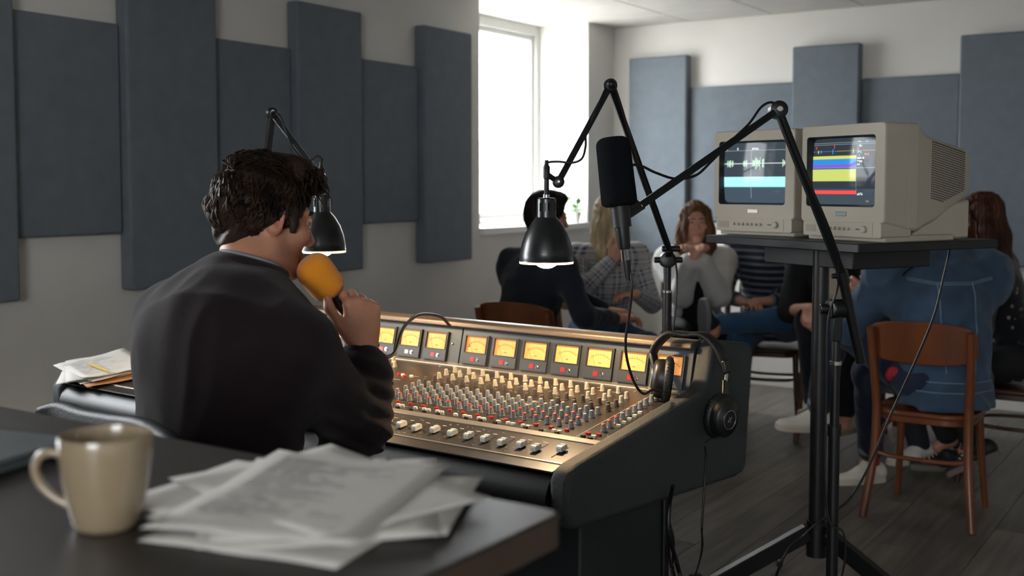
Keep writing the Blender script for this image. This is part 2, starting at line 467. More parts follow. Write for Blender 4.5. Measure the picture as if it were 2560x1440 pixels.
# meter bridge
by0, bz0, by1, bz1 = .622, .852, .650, .966
BT = math.atan2(by1 - by0, bz1 - bz0)
MB().prism([(by0, bz0 - .02), (by1, bz1), (.84, bz1 - .02), (.84, .64), (by0, .64)], -CL + .049, -.049, YZX).build('bridge_body', M_CONS, CON)
def BM_(x, v, out=0.0):
    """console-local frame on the meter bridge face: X along, Y up the face, Z out of it"""
    upv = Vector((0, math.sin(BT), math.cos(BT))); nz = Vector((0, -math.cos(BT), math.sin(BT)))
    m = Matrix((Vector((1, 0, 0)), upv, nz)).transposed().to_4x4(); m.translation = Vector((x, by0, bz0)) + upv * v + nz * out; return m
for x0, x1 in ((-.804, -.05), (-CL + .05, -.808)):
    MB().box((x0, -.0, 0), (x1, .115, .003)).build('bridge_panel', M_BRIDGE, CON, 0.001, mtx=BM_(0, 0))
MB().prism([(.626, .966), (.628, .979), (.642, .985), (.68, .984), (.86, .945), (.86, .93), (.66, .955)], -CL + .05, -.05, YZX).build('top_rail', mat('rail_bronze', '#6b5f52', 0.38, metal=0.5, bump=0.2, bscale=600), CON, 0.003)
for x in (-.775, -.838):
    MB().lathe([(.0035, 0), (.0035, .002), (.002, .003)], 12).build('screw', M_CHROME, CON, mtx=BM_(x, .062, .003))

# meters
M_MHOUSE = mat('meter_housing', '#2b2f33', 0.45); M_MFACE = mat('meter_face', '#d2965a', 0.7, emit='#f09848', estr=0.19)
M_INK = mat('meter_ink', '#2a1c12', 0.7); M_IND_R = mat('indicator_red', '#a01d22', 0.3, emit='#c02028', estr=0.15); M_IND_W = mat('indicator_clear', '#aeb3b6', 0.3)
M_METERGLASS = thin_glass('meter_glass', 0.012)
hw, wv0, wv1 = .0440, .034, .083
def ring_prism(mb, outer, inner, z0, z1):
    (ox0, oy0, ox1, oy1), (ix0, iy0, ix1, iy1) = outer, inner
    mb.box((ox0, oy0, z0), (ox1, iy0, z1)).box((ox0, iy1, z0), (ox1, oy1, z1)).box((ox0, iy0, z0), (ix0, iy1, z1)).box((ix1, iy0, z0), (ox1, iy1, z1))
    return mb
mh = ring_prism(MB(), (-hw, .002, hw, .0875), (-.0385, wv0, .0385, wv1), 0, .0075).box((-hw, .0, 0), (hw, .002, .006)).mesh('meter', M_MHOUSE, 0)
mf = MB().box((-.0385, wv0, 0.0), (.0385, wv1, .0012)).mesh('face', M_MFACE, 0)
msc = MB()
def arc_pt(a, r): return (r * math.sin(a), wv0 - .012 + r * math.cos(a))
def seg(mb, p, q, w, z):
    d = Vector((q[0] - p[0], q[1] - p[1], 0)).normalized(); nn = Vector((-d.y, d.x, 0)) * w / 2
    P, Q = Vector((*p, z)), Vector((*q, z))
    mb.add([P + nn, P - nn, Q - nn, Q + nn], [(0, 1, 2, 3)])
R0 = .045
angs = [math.radians(-38 + 76 * k / 16) for k in range(17)]
for a, b in zip(angs[:-1], angs[1:]): seg(msc, arc_pt(a, R0), arc_pt(b, R0), .0008, .0015)
for k in range(9): a = math.radians(-38 + 76 * k / 8); seg(msc, arc_pt(a, R0 - .001), arc_pt(a, R0 + (.006 if k % 2 else .0045)), .0008, .0015)
for k in range(4): seg(msc, (-.004 + k * .0022, wv0 + .011), (-.0028 + k * .0022, wv0 + .011), .0028, .0015)
msm = msc.mesh('scale', M_INK, 0)
mn = MB(); seg(mn, (-.011, wv0 + .001), (-.027, wv1 - .017), .0007, .003); mnm = mn.mesh('needle', M_INK, 0)
mg = MB().box((-.0385, wv0, .0052), (.0385, wv1, .0058)).mesh('glass', M_METERGLASS, 0)
mir = MB().box((-.012, .0095, .0075), (.002, .021, .0085)).mesh('indicator', M_IND_R, 0)
miw = MB().box((-.012, .0095, .0075), (.002, .021, .0085)).mesh('indicator', M_IND_W, 0)
msr = MB().lathe([(.0062, .0075), (.0062, .0078), (.0045, .0078), (.0045, .010), (.0038, .0105)], 14, Matrix.Translation((.014, .0152, 0))).mesh('screw', M_CHROME, 30)
mframe = ring_prism(MB(), (-.0402, wv0 - .0017, .0402, wv1 + .0017), (-.0375, wv0 + .001, .0375, wv1 - .001), .0075, .0088).mesh('bezel', M_BLACK, 0)
meter_x = [-.113 - .1056 * k for k in range(7)] + [-.898 - .1035 * k for k in range(8)]
for k, x in enumerate(meter_x):
    h = link('meter', mh, CON, BM_(x, .008, .003))
    for nm, me in (('face', mf), ('scale', msm), ('needle', mnm), ('glass', mg), ('indicator', mir if k not in (8, 11) else miw), ('screw', msr), ('bezel', mframe)):
        link(nm, me, h)

# knobs
def knob_mesh(nm, m, r0=.0066, r1=.0052, h=.0165, ribs=9):
    N = ribs * 2; rings = [(r0 * 1.12, 0), (r0 * 1.12, .0022), (r0, .0026), (r1, h - .0012), (r1 * .86, h)]
    mb = MB(); vs, fs = [], []
    for j, (r, z) in enumerate(rings):
        for k in range(N):
            a = 2 * math.pi * k / N; rr = r * (0.91 if (k % 2 and 2 <= j <= 3) else 1); vs.append((rr * math.cos(a), rr * math.sin(a), z))
    for j in range(len(rings) - 1):
        for k in range(N):
            a, b = j * N + k, j * N + (k + 1) % N; fs.append((a, b, b + N, a + N))
    fs.append(tuple(range((len(rings) - 1) * N, len(rings) * N)))
    return mb.add(vs, fs).mesh(nm, m, 40)
K_GREY, K_CREAM, K_BROWN = knob_mesh('knob', M_GREY), knob_mesh('knob', M_CREAM), knob_mesh('knob', M_BROWN)
capm = MB().lathe([(.0050, 0), (.0049, .0016), (.0038, .0022)], 14).mesh('cap', M_RED, 40)
capg = {}
for nm, m in (('g', mat('cap_grey', '#8f9294', 0.4)), ('c', mat('cap_cream', '#c2bba8', 0.4)), ('b', mat('cap_brown', '#5a5049', 0.4))):
    capg[nm] = MB().lathe([(.0047, 0), (.0046, .0010), (.0036, .0014)], 12).mesh('cap', m, 40)
knob_count = 0
def knob(x, w, me, cap=None):
    global knob_count; knob_count += 1
    k = link('knob', me, CON, PM_(x + random.uniform(-.0012, .0012), w + random.uniform(-.0012, .0012), UP, random.uniform(-2.2, 2.2)))
    c = link('cap', cap, k); c.location = (0, 0, .0163)
for r, w in enumerate((.270, .299, .328, .356, .384)):
    for i in range(18):
        x = -.175 - .0348 * i + r * .0008
        red = r == 0 or (r == 1 and i < 6) or (r == 2 and i in (1,))
        knob(x, w + .0011 * i, K_GREY, capm if red else capg['g'])
for r, w in enumerate((.412, .4315, .452)):
    for i in range(13):
        knob(-.162 - .0495 * i - (.012 if r == 1 else 0), w + .0006 * i, K_BROWN, capg['b'])
for r, (w, dx) in enumerate(((.487, -.168), (.522, -.172), (.556, -.215))):
    for i in range(13 if r < 2 else 12):
        knob(dx - .0495 * i, w, K_CREAM, capg['c'])
for i in range(10): knob(-.091 - .0013 * i, .278 + .0305 * i, K_GREY, capm if i < 3 else capg['g'])
for x, w in ((-1.06, .565), (-1.017, .575), (-.975, .535), (-.97, .49), (-1.03, .525), (-1.10, .53), (-1.16, .49), (-1.21, .52), (-1.19, .55), (-1.25, .575), (-1.27, .53), (-1.31, .56), (-1.35, .52), (-1.14, .575), (-1.30, .49), (-1.4, .56), (-1.45, .52)):
    knob(x, w, K_CREAM if w > .53 else K_GREY, capg['c'] if w > .53 else capg['g'])
# large black selector knob left of the channel strips
k = MB().lathe([(.017, 0), (.017, .004), (.0135, .006), (.0125, .016), (.011, .018)], 24).build('selector_knob', M_BLACK, CON, mtx=PM_(-.868, .385, UP))
MB().lathe([(.0088, 0), (.0085, .0015)], 20).build('cap', mat('cap_pale', '#cfd2c8', 0.4), k, mtx=Matrix.Translation((0, 0, .018)))
# push buttons
bt = {c: MB().prism(rounded_rect(.0125, .0075, .0022, 3), 0, .0055, top=rounded_rect(.0115, .0065, .002, 3)).mesh('button', m, 40) for c, m in (('r', M_BTNR), ('w', M_BTNW), ('k', M_BTNK))}
def button(x, w, c): link('button', bt[c], CON, PM_(x, w, UP))
for i in range(14):
    x = -.171 - .0452 * i
    button(x, .2435 + .0012 * i, 'r')
    if i not in (1,): button(x - .010, .2275 + .0008 * i, 'w'); button(x - .026, .2295 + .0008 * i, 'w' if i > 7 else 'w') if i % 3 != 1 else None
    if i not in (3, 7): button(x - .0115, .2185 + .0001 * i, 'k')
for x, w, c in ((-.113, .223, 'k'), (-.112, .243, 'r'), (-.09, .2165, 'k'), (-.088, .230, 'w'), (-.084, .245, 'r')): button(x, w, c)
for i in range(5): button(-.0755 - .001 * i, .319 + .027 * i, 'w')
for x, w, c in ((-.90, .47, 'r'), (-.883, .468, 'w'), (-.868, .458, 'r'), (-.85, .467, 'w'), (-1.05, .46, 'r'), (-1.08, .47, 'w')): button(x, w, c)
# faders
slotm = MB().box((-.0011, -.034, 0), (.0011, .034, .0006)).mesh('slot', mat('slot_black', '#050505', 0.8), 0)
fcap = MB()
fprof = [(-.0125, 0), (-.0125, .0085), (-.0105, .0115), (-.0035, .0125), (0, .0085), (.0035, .0125), (.0105, .0115), (.0125, .0085), (.0125, 0)]
fcap.prism(fprof[::-1], -.0068, .0068, YZX)
fcapm = fcap.mesh('fader_cap', M_CAPW, 30)
fline = MB().box((-.0069, -.0012, .0075), (.0069, .0012, .0089)).mesh('marker_line', M_BTNK, 0)
fstem = MB().box((-.004, -.007, 0), (.004, .007, .004)).mesh('stem', M_BLACK, 0)
fx = [-.103, -.158, -.203, -.252, -.303, -.353, -.403, -.458, -.510, -.562, -.617, -.668, -.718, -.77]
fw = [.121, .1, .107, .101, .104, .105, .105, .107, .1, .104, .112, .10, .11, .105]
for x, w in zip(fx, fw):
    link('slot', slotm, CON, PM_(x, .113, UP))
    f = link('fader', fstem, CON, PM_(x, w, UP))
    link('fader_cap', fcapm, f, Matrix.Translation((0, 0, .003))); link('marker_line', fline, f, Matrix.Translation((0, 0, .003)))
# printed legends: tiny pale dashes between the controls
pr = MB()
for x in fx:
    for _ in range(7):
        u, w = x + random.uniform(-.022, .022), random.uniform(.066, .176); l = random.uniform(.002, .007)
        if abs(u - x) < .012 and abs(w - .105) < .045: continue
        pr.box((u, w, 0), (u + l, w + .0014, .0003))
    pr.box((x - .018, .155, 0), (x - .006, .1575, .0003))
for i in range(13):
    x = -.185 - .0495 * i
    for w0, w1 in ((.575, .592),): pr.box((x - .0006, w0, 0), (x + .0006, w1, .0003))
    for _ in range(8):
        w = random.uniform(.225, .59); pr.box((x + random.uniform(-.02, .02), w, 0), (x + random.uniform(.0, .024), w + .0012, .0003))
pr.box((-.1295, .22, 0), (-.1285, .60, .0003)).box((-.86, .475, 0), (-.83, .4765, .0003)).box((-.93, .43, 0), (-.86, .4313, .0003))
pr.build('panel_print', mat('legend_print', '#cdbfa8', 0.6), CON, smooth=0, mtx=Matrix.Translation((0, 0, .775)) @ Matrix.Rotation(CA, 4, 'X') @ Matrix.Translation((0, 0, UP)))['kind'] = 'stuff'
for x, w in ((-.062, .45), (-.062, .25), (-.062, .58), (-.845, .59)): MB().lathe([(.0035, 0), (.003, .0015)], 10).build('screw', M_CHROME, CON, mtx=PM_(x, w, UP))
# pedestals
for x0 in (-.42, -CL + .07):
    MB().box((x0, .13, 0.0), (x0 + .36, .50, .645)).build('pedestal', M_CONS, CON, 0.006)
    MB().box((x0 - .01, .50, 0.0), (x0 + .368, .522, .63)).build('pedestal_back', M_BLACK, CON, 0.003)
# ================================================================ monitors on their stand
M_CRT = mat('beige_plastic', '#a79f90', 0.55, var=0.04, vscale=8, bump=0.15, bscale=600)
M_CRTD = mat('beige_plastic_dim', '#8f877a', 0.55)
M_BEZ = mat('screen_surround', '#15181b', 0.35)
def v2(x, y): return Vector((x, y, 0))
SH_E1, SH_E2 = Vector((.883, -.469, 0)), Vector((.469, .883, 0)); SH_N = Vector((-.90, 3.06, 0)); SH_Z = 1.222

def screen_mesh(w, h, paint, nx=200, ny=150, bulge=.014):
    u = np.linspace(0, 1, nx); v = np.linspace(0, 1, ny); U, V = np.meshgrid(u, v)
    Y = -bulge * (1 - ((2 * U - 1) ** 2 * .6 + (2 * V - 1) ** 2 * .4))
    P = np.stack([(U - .5) * w, Y, (V - .5) * h], -1).reshape(-1, 3)
    idx = np.arange(nx * ny).reshape(ny, nx)
    F = np.stack([idx[:-1, :-1], idx[:-1, 1:], idx[1:, 1:], idx[1:, :-1]], -1).reshape(-1, 4)
    me = bpy.data.meshes.new('screen'); me.from_pydata(P.tolist(), [], F.tolist())
    C = paint(U, V).reshape(-1, 3)
    a = me.color_attributes.new('Col', 'FLOAT_COLOR', 'POINT')
    a.data.foreach_set('color', np.concatenate([C, np.ones((len(C), 1))], 1).astype(np.float32).ravel())
    me.polygons.foreach_set('use_smooth', [True] * len(me.polygons))
    m = MATS.get('crt_picture')
    if m is None:
        m = mat('crt_picture', '#10151a', 0.07, spec=0.16)
        N = m.node_tree.nodes; at = N.new('ShaderNodeAttribute'); at.attribute_name = 'Col'
        b = N['Principled BSDF']; m.node_tree.links.new(at.outputs['Color'], b.inputs['Emission Color']); b.inputs['Emission Strength'].default_value = 0.5
    me.materials.append(m)
    return me
def rect(C, U, V, u0, u1, v0, v1, col): C[(U >= u0) & (U <= u1) & (V >= v0) & (V <= v1)] = lin(col)[:3]
def text(C, U, V, u0, v0, n, h, col, seed):
    r = random.Random(seed); w = h * .55
    for k in range(n):
        for j in range(3):
            for i in range(2):
                if r.random() < .68: rect(C, U, V, u0 + k * w * 1.25 + i * w * .5, u0 + k * w * 1.25 + (i + 1) * w * .5, v0 + j * h / 3, v0 + (j + 1) * h / 3, col)
def paint_wave(U, V):
    C = np.zeros(U.shape + (3,)); C[:] = lin('#343c44')[:3]
    C[V < .36] = lin('#3c4853')[:3]
    rect(C, U, V, 0, 1, .868, .874, '#8f979c')
    for u0, u1, amp, s in ((.05, .10, .07, 1), (.105, .165, .06, 2), (.33, .40, .07, 3), (.48, .60, .11, 4), (.635, .66, .08, 5), (.93, .965, .07, 6)):
        r = random.Random(s)
        for i in range(int((u1 - u0) / .008) + 1):
            a = amp * (.35 + .65 * r.random()); uu = u0 + i * .008; rect(C, U, V, uu, uu + .0062, .655 - a, .655 + a, '#a9d3b4')
    rect(C, U, V, 0, 1, .651, .660, '#c3c9c6')
    rect(C, U, V, 0, 1, .262, .435, '#9fdde3'); rect(C, U, V, 0, 1, .255, .262, '#2c6f79')
    rect(C, U, V, .462, .467, .08, .868, '#9aa2b8'); rect(C, U, V, .985, .99, .30, .9, '#8890a0')
    text(C, U, V, .47, .885, 5, .03, '#d0d6d8', 3); text(C, U, V, .22, .885, 1, .035, '#c8ced0', 4); text(C, U, V, .04, .885, 1, .03, '#c8ced0', 5)
    return C
def paint_tracks(U, V):
    C = np.zeros(U.shape + (3,)); C[:] = lin('#2a3138')[:3]
    C[V < .24] = lin('#39434b')[:3]
    for v in (.93, .905): rect(C, U, V, 0, 1, v, v + .006, '#7f888e')
    rect(C, U, V, 0, 1, .80, .806, '#9a8f3c'); rect(C, U, V, 0, .4, .80, .806, '#3a6fb0')
    for u, c, v, a in ((.36, '#c9453e', .87, .03), (.34, '#3f8fd0', .80, .035), (.655, '#b8c53e', .80, .03), (.05, '#c9453e', .86, .02), (.09, '#b8c53e', .80, .025), (.14, '#3f8fd0', .80, .02)):
        rect(C, U, V, u - .006, u + .006, v - a, v + a, c)
    for v0, v1, c in ((.685, .735, '#b9bf5d'), (.61, .685, '#2b7fc4'), (.55, .61, '#6f57b8'), (.355, .535, '#b3bd63'), (.545, .551, '#4f9ad8'), (.16, .21, '#e04646')):
        rect(C, U, V, 0, .70, v0, v1, c)
    rect(C, U, V, .70, .704, .16, .95, '#6e7a86'); rect(C, U, V, .70, 1, .548, .554, '#8fa0b5'); rect(C, U, V, .70, 1, .175, .181, '#b8c2c8')
    for k, (v, n, c) in enumerate(((.92, 2, '#7fd0b0'), (.92, 2, '#3fa9d8'), (.865, 3, '#c9d2d6'), (.82, 1, '#d87070'), (.77, 3, '#66c8d0'), (.73, 2, '#58b8d8'), (.73, 3, '#e07060'), (.68, 5, '#d5dadc'), (.63, 4, '#d5dadc'), (.585, 2, '#d5dadc'), (.145, 4, '#d5dadc'))):
        text(C, U, V, .715 + (.1 if k in (1, 6) else 0), v, n, .03, c, k)
    text(C, U, V, .83, .045, 4, .016, '#9a8868', 31)
    return C

def loft(sections, nseg=6, open0=False):
    """closed loft of rounded rectangles (y, half width, z0, z1, radius) along y"""
    vs, fs = [], []; n = 4 * (nseg + 1)
    for y, hw_, z0, z1, r in sections:
        vs += [(a, y, b) for a, b in rounded_rect(2 * hw_, z1 - z0, r, nseg, 0, (z0 + z1) / 2)]
    for i in range(len(sections) - 1):
        for k in range(n): a, b = i * n + k, i * n + (k + 1) % n; fs.append((a, a + n, b + n, b))
    fs += ([] if open0 else [tuple(range(n))]) + [tuple(range((len(sections) - 1) * n, len(sections) * n))[::-1]]
    return MB().add(vs, fs)
def crt(corner, fdir, paint, label, badge):
    f = Vector((*fdir, 0)).normalized(); rz = math.atan2(f.y, f.x)
    o = empty('crt_monitor', Vector((corner[0], corner[1], SH_Z)) - f * .16, rz, label, 'monitor', 'old video monitors on the stand')
    Wd, z0, z1 = .32, .052, .335
    sx0, sx1, sz0, sz1 = -.139, .124, .098, .302
    fr = MB()
    ring_y = lambda x0, x1, a, b: fr.box((x0, 0, a), (x1, .05, b))
    ring_y(-Wd / 2, Wd / 2, z0, sz0); ring_y(-Wd / 2, Wd / 2, sz1, z1); ring_y(-Wd / 2, sx0, sz0, sz1); ring_y(sx1, Wd / 2, sz0, sz1)
    fr2 = MB()   # bezel as one bevelled ring with sloped inner faces
    out = rounded_rect(Wd, z1 - z0, .012, 4, 0, (z0 + z1) / 2); inn = rounded_rect(sx1 - sx0, sz1 - sz0, .010, 4, (sx0 + sx1) / 2, (sz0 + sz1) / 2)
    inn2 = rounded_rect(sx1 - sx0 - .016, sz1 - sz0 - .014, .014, 4, (sx0 + sx1) / 2, (sz0 + sz1) / 2)
    n = len(out); vs = [(x, 0.004, z) for x, z in out] + [(x * .985, 0, (z - .19) * .985 + .19) for x, z in out] + [(x, 0, z) for x, z in inn]
    fs = []
    for j in range(2):
        for k in range(n): a, b = j * n + k, j * n + (k + 1) % n; fs.append((a, b, b + n, a + n))
    fr2.add(vs, fs).build('bezel', M_CRT, o)
    sr = MB(); vs = [(x, 0, z) for x, z in inn] + [(x, .022, z) for x, z in inn2]
    sr.add(vs, [(k, (k + 1) % n, n + (k + 1) % n, n + k) for k in range(n)]).build('screen_surround', M_BEZ, o)
    sc = link('screen', screen_mesh(sx1 - sx0 - .014, sz1 - sz0 - .012, paint), o); sc.location = ((sx0 + sx1) / 2, .024, (sz0 + sz1) / 2)
    loft([(.004, .16, z0, z1, .012), (.095, .16, z0 - .02, z1, .012), (.0955, .1585, z0 - .02, z1 - .0015, .012), (.0975, .1585, z0 - .02, z1 - .0015, .012), (.098, .16, z0 - .02, z1, .012), (.132, .16, .03, z1, .012)], open0=True).build('front_shell', M_CRT, o)
    loft([(.130, .156, .03, z1 - .004, .012), (.15, .154, .03, z1 - .012, .014), (.175, .150, .04, z1 - .028, .016), (.22, .146, .05, z1 - .04, .018), (.385, .122, .115, z1 - .066, .02), (.41, .112, .128, z1 - .078, .02)]).build('rear_shell', M_CRT, o)
    MB().prism([(.115, .004), (.385, .004), (.385, .118), (.34, .108), (.27, .085), (.2, .052), (.15, .022)], -.136, .136, YZX).build('lower_shell', M_CRT, o, 0.006)
    MB().box((-.14, .012, .0), (.152, .30, .018)).build('foot_plate', M_CRT, o, 0.004)
    # control strip with its knobs
    cs = MB().prism(rounded_rect(.296, .042, .006, 4, .008, .034), 0, .12, Matrix(((1, 0, 0, 0), (0, 0, 1, -.008), (0, 1, 0, 0), (0, 0, 0, 1)))).build('control_strip', M_CRT, o)
    for k in range(7):
        MB().lathe([(.0045, 0), (.0042, .005), (.0034, .006)], 12, TR((-.068 + k * .0175, -.008, .036), z=(0, -1, 0))).build('knob', M_CRT, cs)
    MB().lathe([(.0105, 0), (.0100, .006), (.0085, .0075)], 20, TR((.094, -.008, .036), z=(0, -1, 0))).build('volume_knob', M_CRT, cs)
    for x in (.125,): MB().box((x, -.0086, .015), (x + .0012, -.007, .054)).build('groove', M_CRTD, cs, smooth=0)
    MB().box((-.13, -.0088, .024), (-.09, -.0075, .044)).build('grille', M_CRTD, cs, smooth=0)
    for k in range(3): MB().box((.066 + k * .007, -.0105, .034), (.069 + k * .007, -.008, .037)).build('button', M_BEZ, cs, smooth=0)
    if badge: MB().box((-.02, -.0016, .071), (.021, .0005, .084)).build('badge', mat('badge_' + badge, badge, 0.35, metal=0.3), o, 0.001)
    # ventilation holes in the flank
    vh = MB()
    for i in range(25):
        for j in range(25):
            y = .205 + i * .0073; zt = .285 - (y - .2) * .17; z = zt - j * .0067
            if z < .108 + max(0, (y - .25) * .28) or y > .378: continue
            hwx = np.interp(y, (.175, .22, .385), (.150, .146, .122))
            M = TR((hwx, y, z), z=(1, 0.145, 0), x=(0, 1, 0)); vh.box((-.0019, -.0019, -.002), (.0019, .0019, .0007), M)
    vh.build('vent_holes', mat('vent_black', '#0a0b0b', 0.9), o, smooth=0)['kind'] = 'stuff'
    return o
crt((-.856, 3.149), (.8955, -.445), paint_tracks, 'beige box monitor nearest the camera, coloured track bars on its screen', '#5c6468')
crt((-1.187, 3.361), (.959, -.2825), paint_wave, 'beige box monitor with a pale green waveform and cyan band on screen', '#a39a8b')

# stand under the monitors
ST = empty('monitor_stand', PD(2052, 700, 3.38) * 1.0, 0, 'black pole stand with a flat shelf carrying the two monitors', 'stand')
ST.location.z = 0; sp = ST.location.copy()
def wpart(mb, name, m, o, bevel=0.0, **k):
    """mesh given in world coordinates, child of a thing that has no rotation"""
    return mb.build(name, m, o, bevel, mtx=Matrix.Translation(-Vector(o.location)), **k)
M_STAND = mat('stand_black', '#0e0f11', 0.4, bump=0.08, bscale=300)
c = [SH_N - SH_E1 * .66, SH_N, SH_N + SH_E2 * .565, SH_N - SH_E1 * .66 + SH_E2 * .565]
wpart(MB().prism([(p.x, p.y) for p in c], SH_Z - .026, SH_Z), 'shelf', mat('shelf_black', '#101113', 0.45, bump=0.1, bscale=90), ST, 0.003)
cc = (c[0] + c[1] + c[2] + c[3]) / 4
bx = [cc + SH_E1 * a * .19 + SH_E2 * b * .16 for a, b in ((-1, -1), (1, -1), (1, 1), (-1, 1))]
wpart(MB().prism([(p.x, p.y) for p in bx], SH_Z - .085, SH_Z - .026), 'shelf_bracket', M_STAND, ST, 0.003)
wpart(MB().cyl((sp.x, sp.y, .27), (sp.x, sp.y, SH_Z - .026), .0245, n=24), 'pole', M_STAND, ST)
wpart(MB().cyl((sp.x, sp.y, .25), (sp.x, sp.y, .36), .031, n=24), 'hub', M_STAND, ST)
feet = [PZ(1945, 1392, .05), None, None]
for ang, ft in ((None, Vector((-1.40, 3.86, .05))), (0, Vector((sp.x - .42, sp.y - .42, .03))), (0, Vector((sp.x + .56, sp.y - .16, .03)))):
    d = Vector((ft.x - sp.x, ft.y - sp.y, 0)).normalized(); st = sp + d * .03 + Vector((0, 0, .325))
    lg = wpart(MB().bar(st, ft + Vector((0, 0, .03)), .05, .03, up=(0, 0, 1)), 'leg', M_STAND, ST, 0.003)
    wpart(MB().sphere(st + d * .02 + d.cross(Vector((0, 0, 1))) * .017, .007), 'bolt', M_CHROME, ST)
    cb = MB(); cb.cyl(ft + Vector((0, 0, .03)), ft + Vector((0, 0, -.01)), .006); cb.lathe([(.024, -.009), (.026, 0), (.024, .009)], 16, TR((ft.x, ft.y, .026), z=d.cross(Vector((0, 0, 1)))))
    wpart(cb, 'caster', M_STEEL, ST)

# ================================================================ microphone booms and lamps
M_ARM = mat('arm_black', '#15181b', 0.38, metal=0.3)
M_CABLE = mat('cable_black', '#0c0d0f', 0.45)
def disc_joint(mb, p, axis, r, t):
    M = TR(p, z=axis); mb.lathe([(r * .8, -t / 2), (r, -t / 2 + .002), (r, t / 2 - .002), (r * .8, t / 2)], 20, M)
    return mb
# --- microphone stand in front of the monitor stand
MS = empty('microphone_stand', PD(2087, 1000, 3.05), 0, 'black boom microphone stand rising in front of the monitors', 'microphone stand')
MS.location.z = 0; q = MS.location
wpart(MB().cyl((q.x, q.y, .03), (q.x, q.y, .98), .0125).cyl((q.x, q.y, .03), (q.x, q.y, .72), .0155), 'pole', M_STAND, MS)
wpart(MB().cyl((q.x, q.y, .70), (q.x, q.y, .73), .019), 'collar', M_STAND, MS)
wpart(MB().cyl((q.x, q.y, .895), (q.x, q.y, .905), .0165), 'ring', M_CHROME, MS)
wpart(MB().lathe([(.135, 0), (.14, .006), (.13, .018), (.03, .032), (.02, .04)], 32, Matrix.Translation((q.x, q.y, 0))), 'base', M_STAND, MS)
clampP = PD(2092, 772, 3.03); b0, b1 = PD(2152, 905, 3.06), PD(2106, 690, 3.0)
vax = (FW * 1.0)
mbx = MB(); disc_joint(mbx, clampP, RT * .9 + FW * .4, .026, .05); mbx.bar((q.x, q.y, .96), clampP, .024, .03, up=RT)
wpart(mbx, 'clamp', M_STAND, MS, .003)
kn = MB().cyl(clampP - RT * .02, clampP - RT * .045, .014); wpart(kn, 'clamp_knob', M_STAND, MS, .003)
wpart(MB().tube([b0, b1], .0135, 16), 'counterweight_tube', M_STAND, MS)
elbow = PD(1945, 275, 2.8); midp = PD(2040, 540, 2.9)
wpart(MB().bar(b1, elbow, .022, .019, up=FW), 'boom', M_ARM, MS, .002)
wpart(MB().tube([b1 + (b0 - b1) * .08, b1 + (b0 - b1) * -.05], .0165, 16).cyl(b1 - RT * .028, b1 + RT * .0, .007), 'boom_clamp', M_STAND, MS)
hold = PD(1597, 517, 2.58)
wpart(MB().bar(elbow, hold, .021, .017, up=FW), 'front_arm', M_ARM, MS, .002)
j = disc_joint(MB(), elbow, -FW, .022, .036); wpart(j, 'elbow', M_ARM, MS)
wpart(disc_joint(MB(), elbow - FW * .02, -FW, .008, .01), 'elbow_bolt', M_CHROME, MS)
mic_axis = (PD(1524, 330, 2.5) - PD(1549, 560, 2.5)).normalized()
grip = PD(1552, 540, 2.5)
hm = MB().bar(hold + RT * .004, grip + RT * .012, .022, .018, up=FW); disc_joint(hm, hold - RT * .012, -FW, .017, .03)
wpart(hm, 'swivel', M_BLACK, MS, .003); wpart(disc_joint(MB(), hold - FW * .016 + RT * .002, -FW, .0055, .006), 'swivel_bolt', mat('brass', '#c8a860', 0.3, metal=1), MS)
wpart(MB().tube([grip - mic_axis * .025, grip + mic_axis * .03], .0215, 20), 'mic_clip', M_BLACK, MS)
cab = smooth_path([PD(2098, 640, 2.94), PD(2062, 545, 2.88), PD(1996, 395, 2.83), PD(1958, 300, 2.79), PD(1935, 258, 2.79), PD(1905, 266, 2.78), PD(1872, 310, 2.76), PD(1830, 350, 2.735), PD(1780, 402, 2.70), PD(1740, 438, 2.68), PD(1690, 447, 2.65), PD(1640, 432, 2.6), PD(1600, 414, 2.56), PD(1560, 412, 2.54)], 6)
wpart(MB().tube(cab, .0032), 'cable', M_CABLE, MS)
low = smooth_path([PD(2098, 640, 2.94), PD(2094, 720, 3.0), PD(2070, 800, 3.01), PD(2066, 950, 3.02), PD(2062, 1150, 3.02), PD(2072, 1300, 3.02), PD(2108, 1330, 3.02), PD(2112, 1400, 3.02), PD(2095, 1480, 3.02)], 6)
wpart(MB().tube(low, .0028), 'cable', M_CABLE, MS)

# --- microphone with dark foam on that boom
def foam_profile(L, r, top=.4):
    out = []
    for k in range(9): a = math.pi / 2 * k / 8; out.append((max(1e-4, r * .92 - r * top * (1 - math.sin(a))) if k else 1e-4, L - r * .55 * (1 - math.cos(a - math.pi / 2) if False else (1 - math.cos(a)))))
    return out
def windscreen(L, r0, r1, edge):
    """rounded foam cylinder from z=0 (radius r0) to z=L (radius r1)"""
    pr = [(r0 * .72, 0)]
    for k in range(7): a = math.pi / 2 * k / 6; pr.append((r0 - edge * (1 - math.sin(a)), edge * (1 - math.cos(a))))
    for k in range(1, 6): t = k / 6; pr.append((r0 + (r1 - r0) * t, edge + (L - edge * 2.2 - edge) * t))
    e2 = edge * 1.6
    for k in range(7): a = math.pi / 2 * k / 6; pr.append((r1 - e2 * (1 - math.cos(a)), L - e2 * (1 - math.sin(a))))
    pr.append((max(1e-3, r1 - e2 * 1.8), L)); pr.append((1e-4, L + .0005))
    return pr
mb0 = grip - mic_axis * .04
MIC = empty('microphone', mb0, 0, 'studio microphone with a black foam windscreen held on the boom', 'microphone')
MM = frame(mic_axis, RT).to_4x4()
MB().lathe([(.0125, -.035), (.014, -.03), (.0165, .02), (.018, .05), (.018, .075)], 24, MM).build('body', M_STAND, MIC)
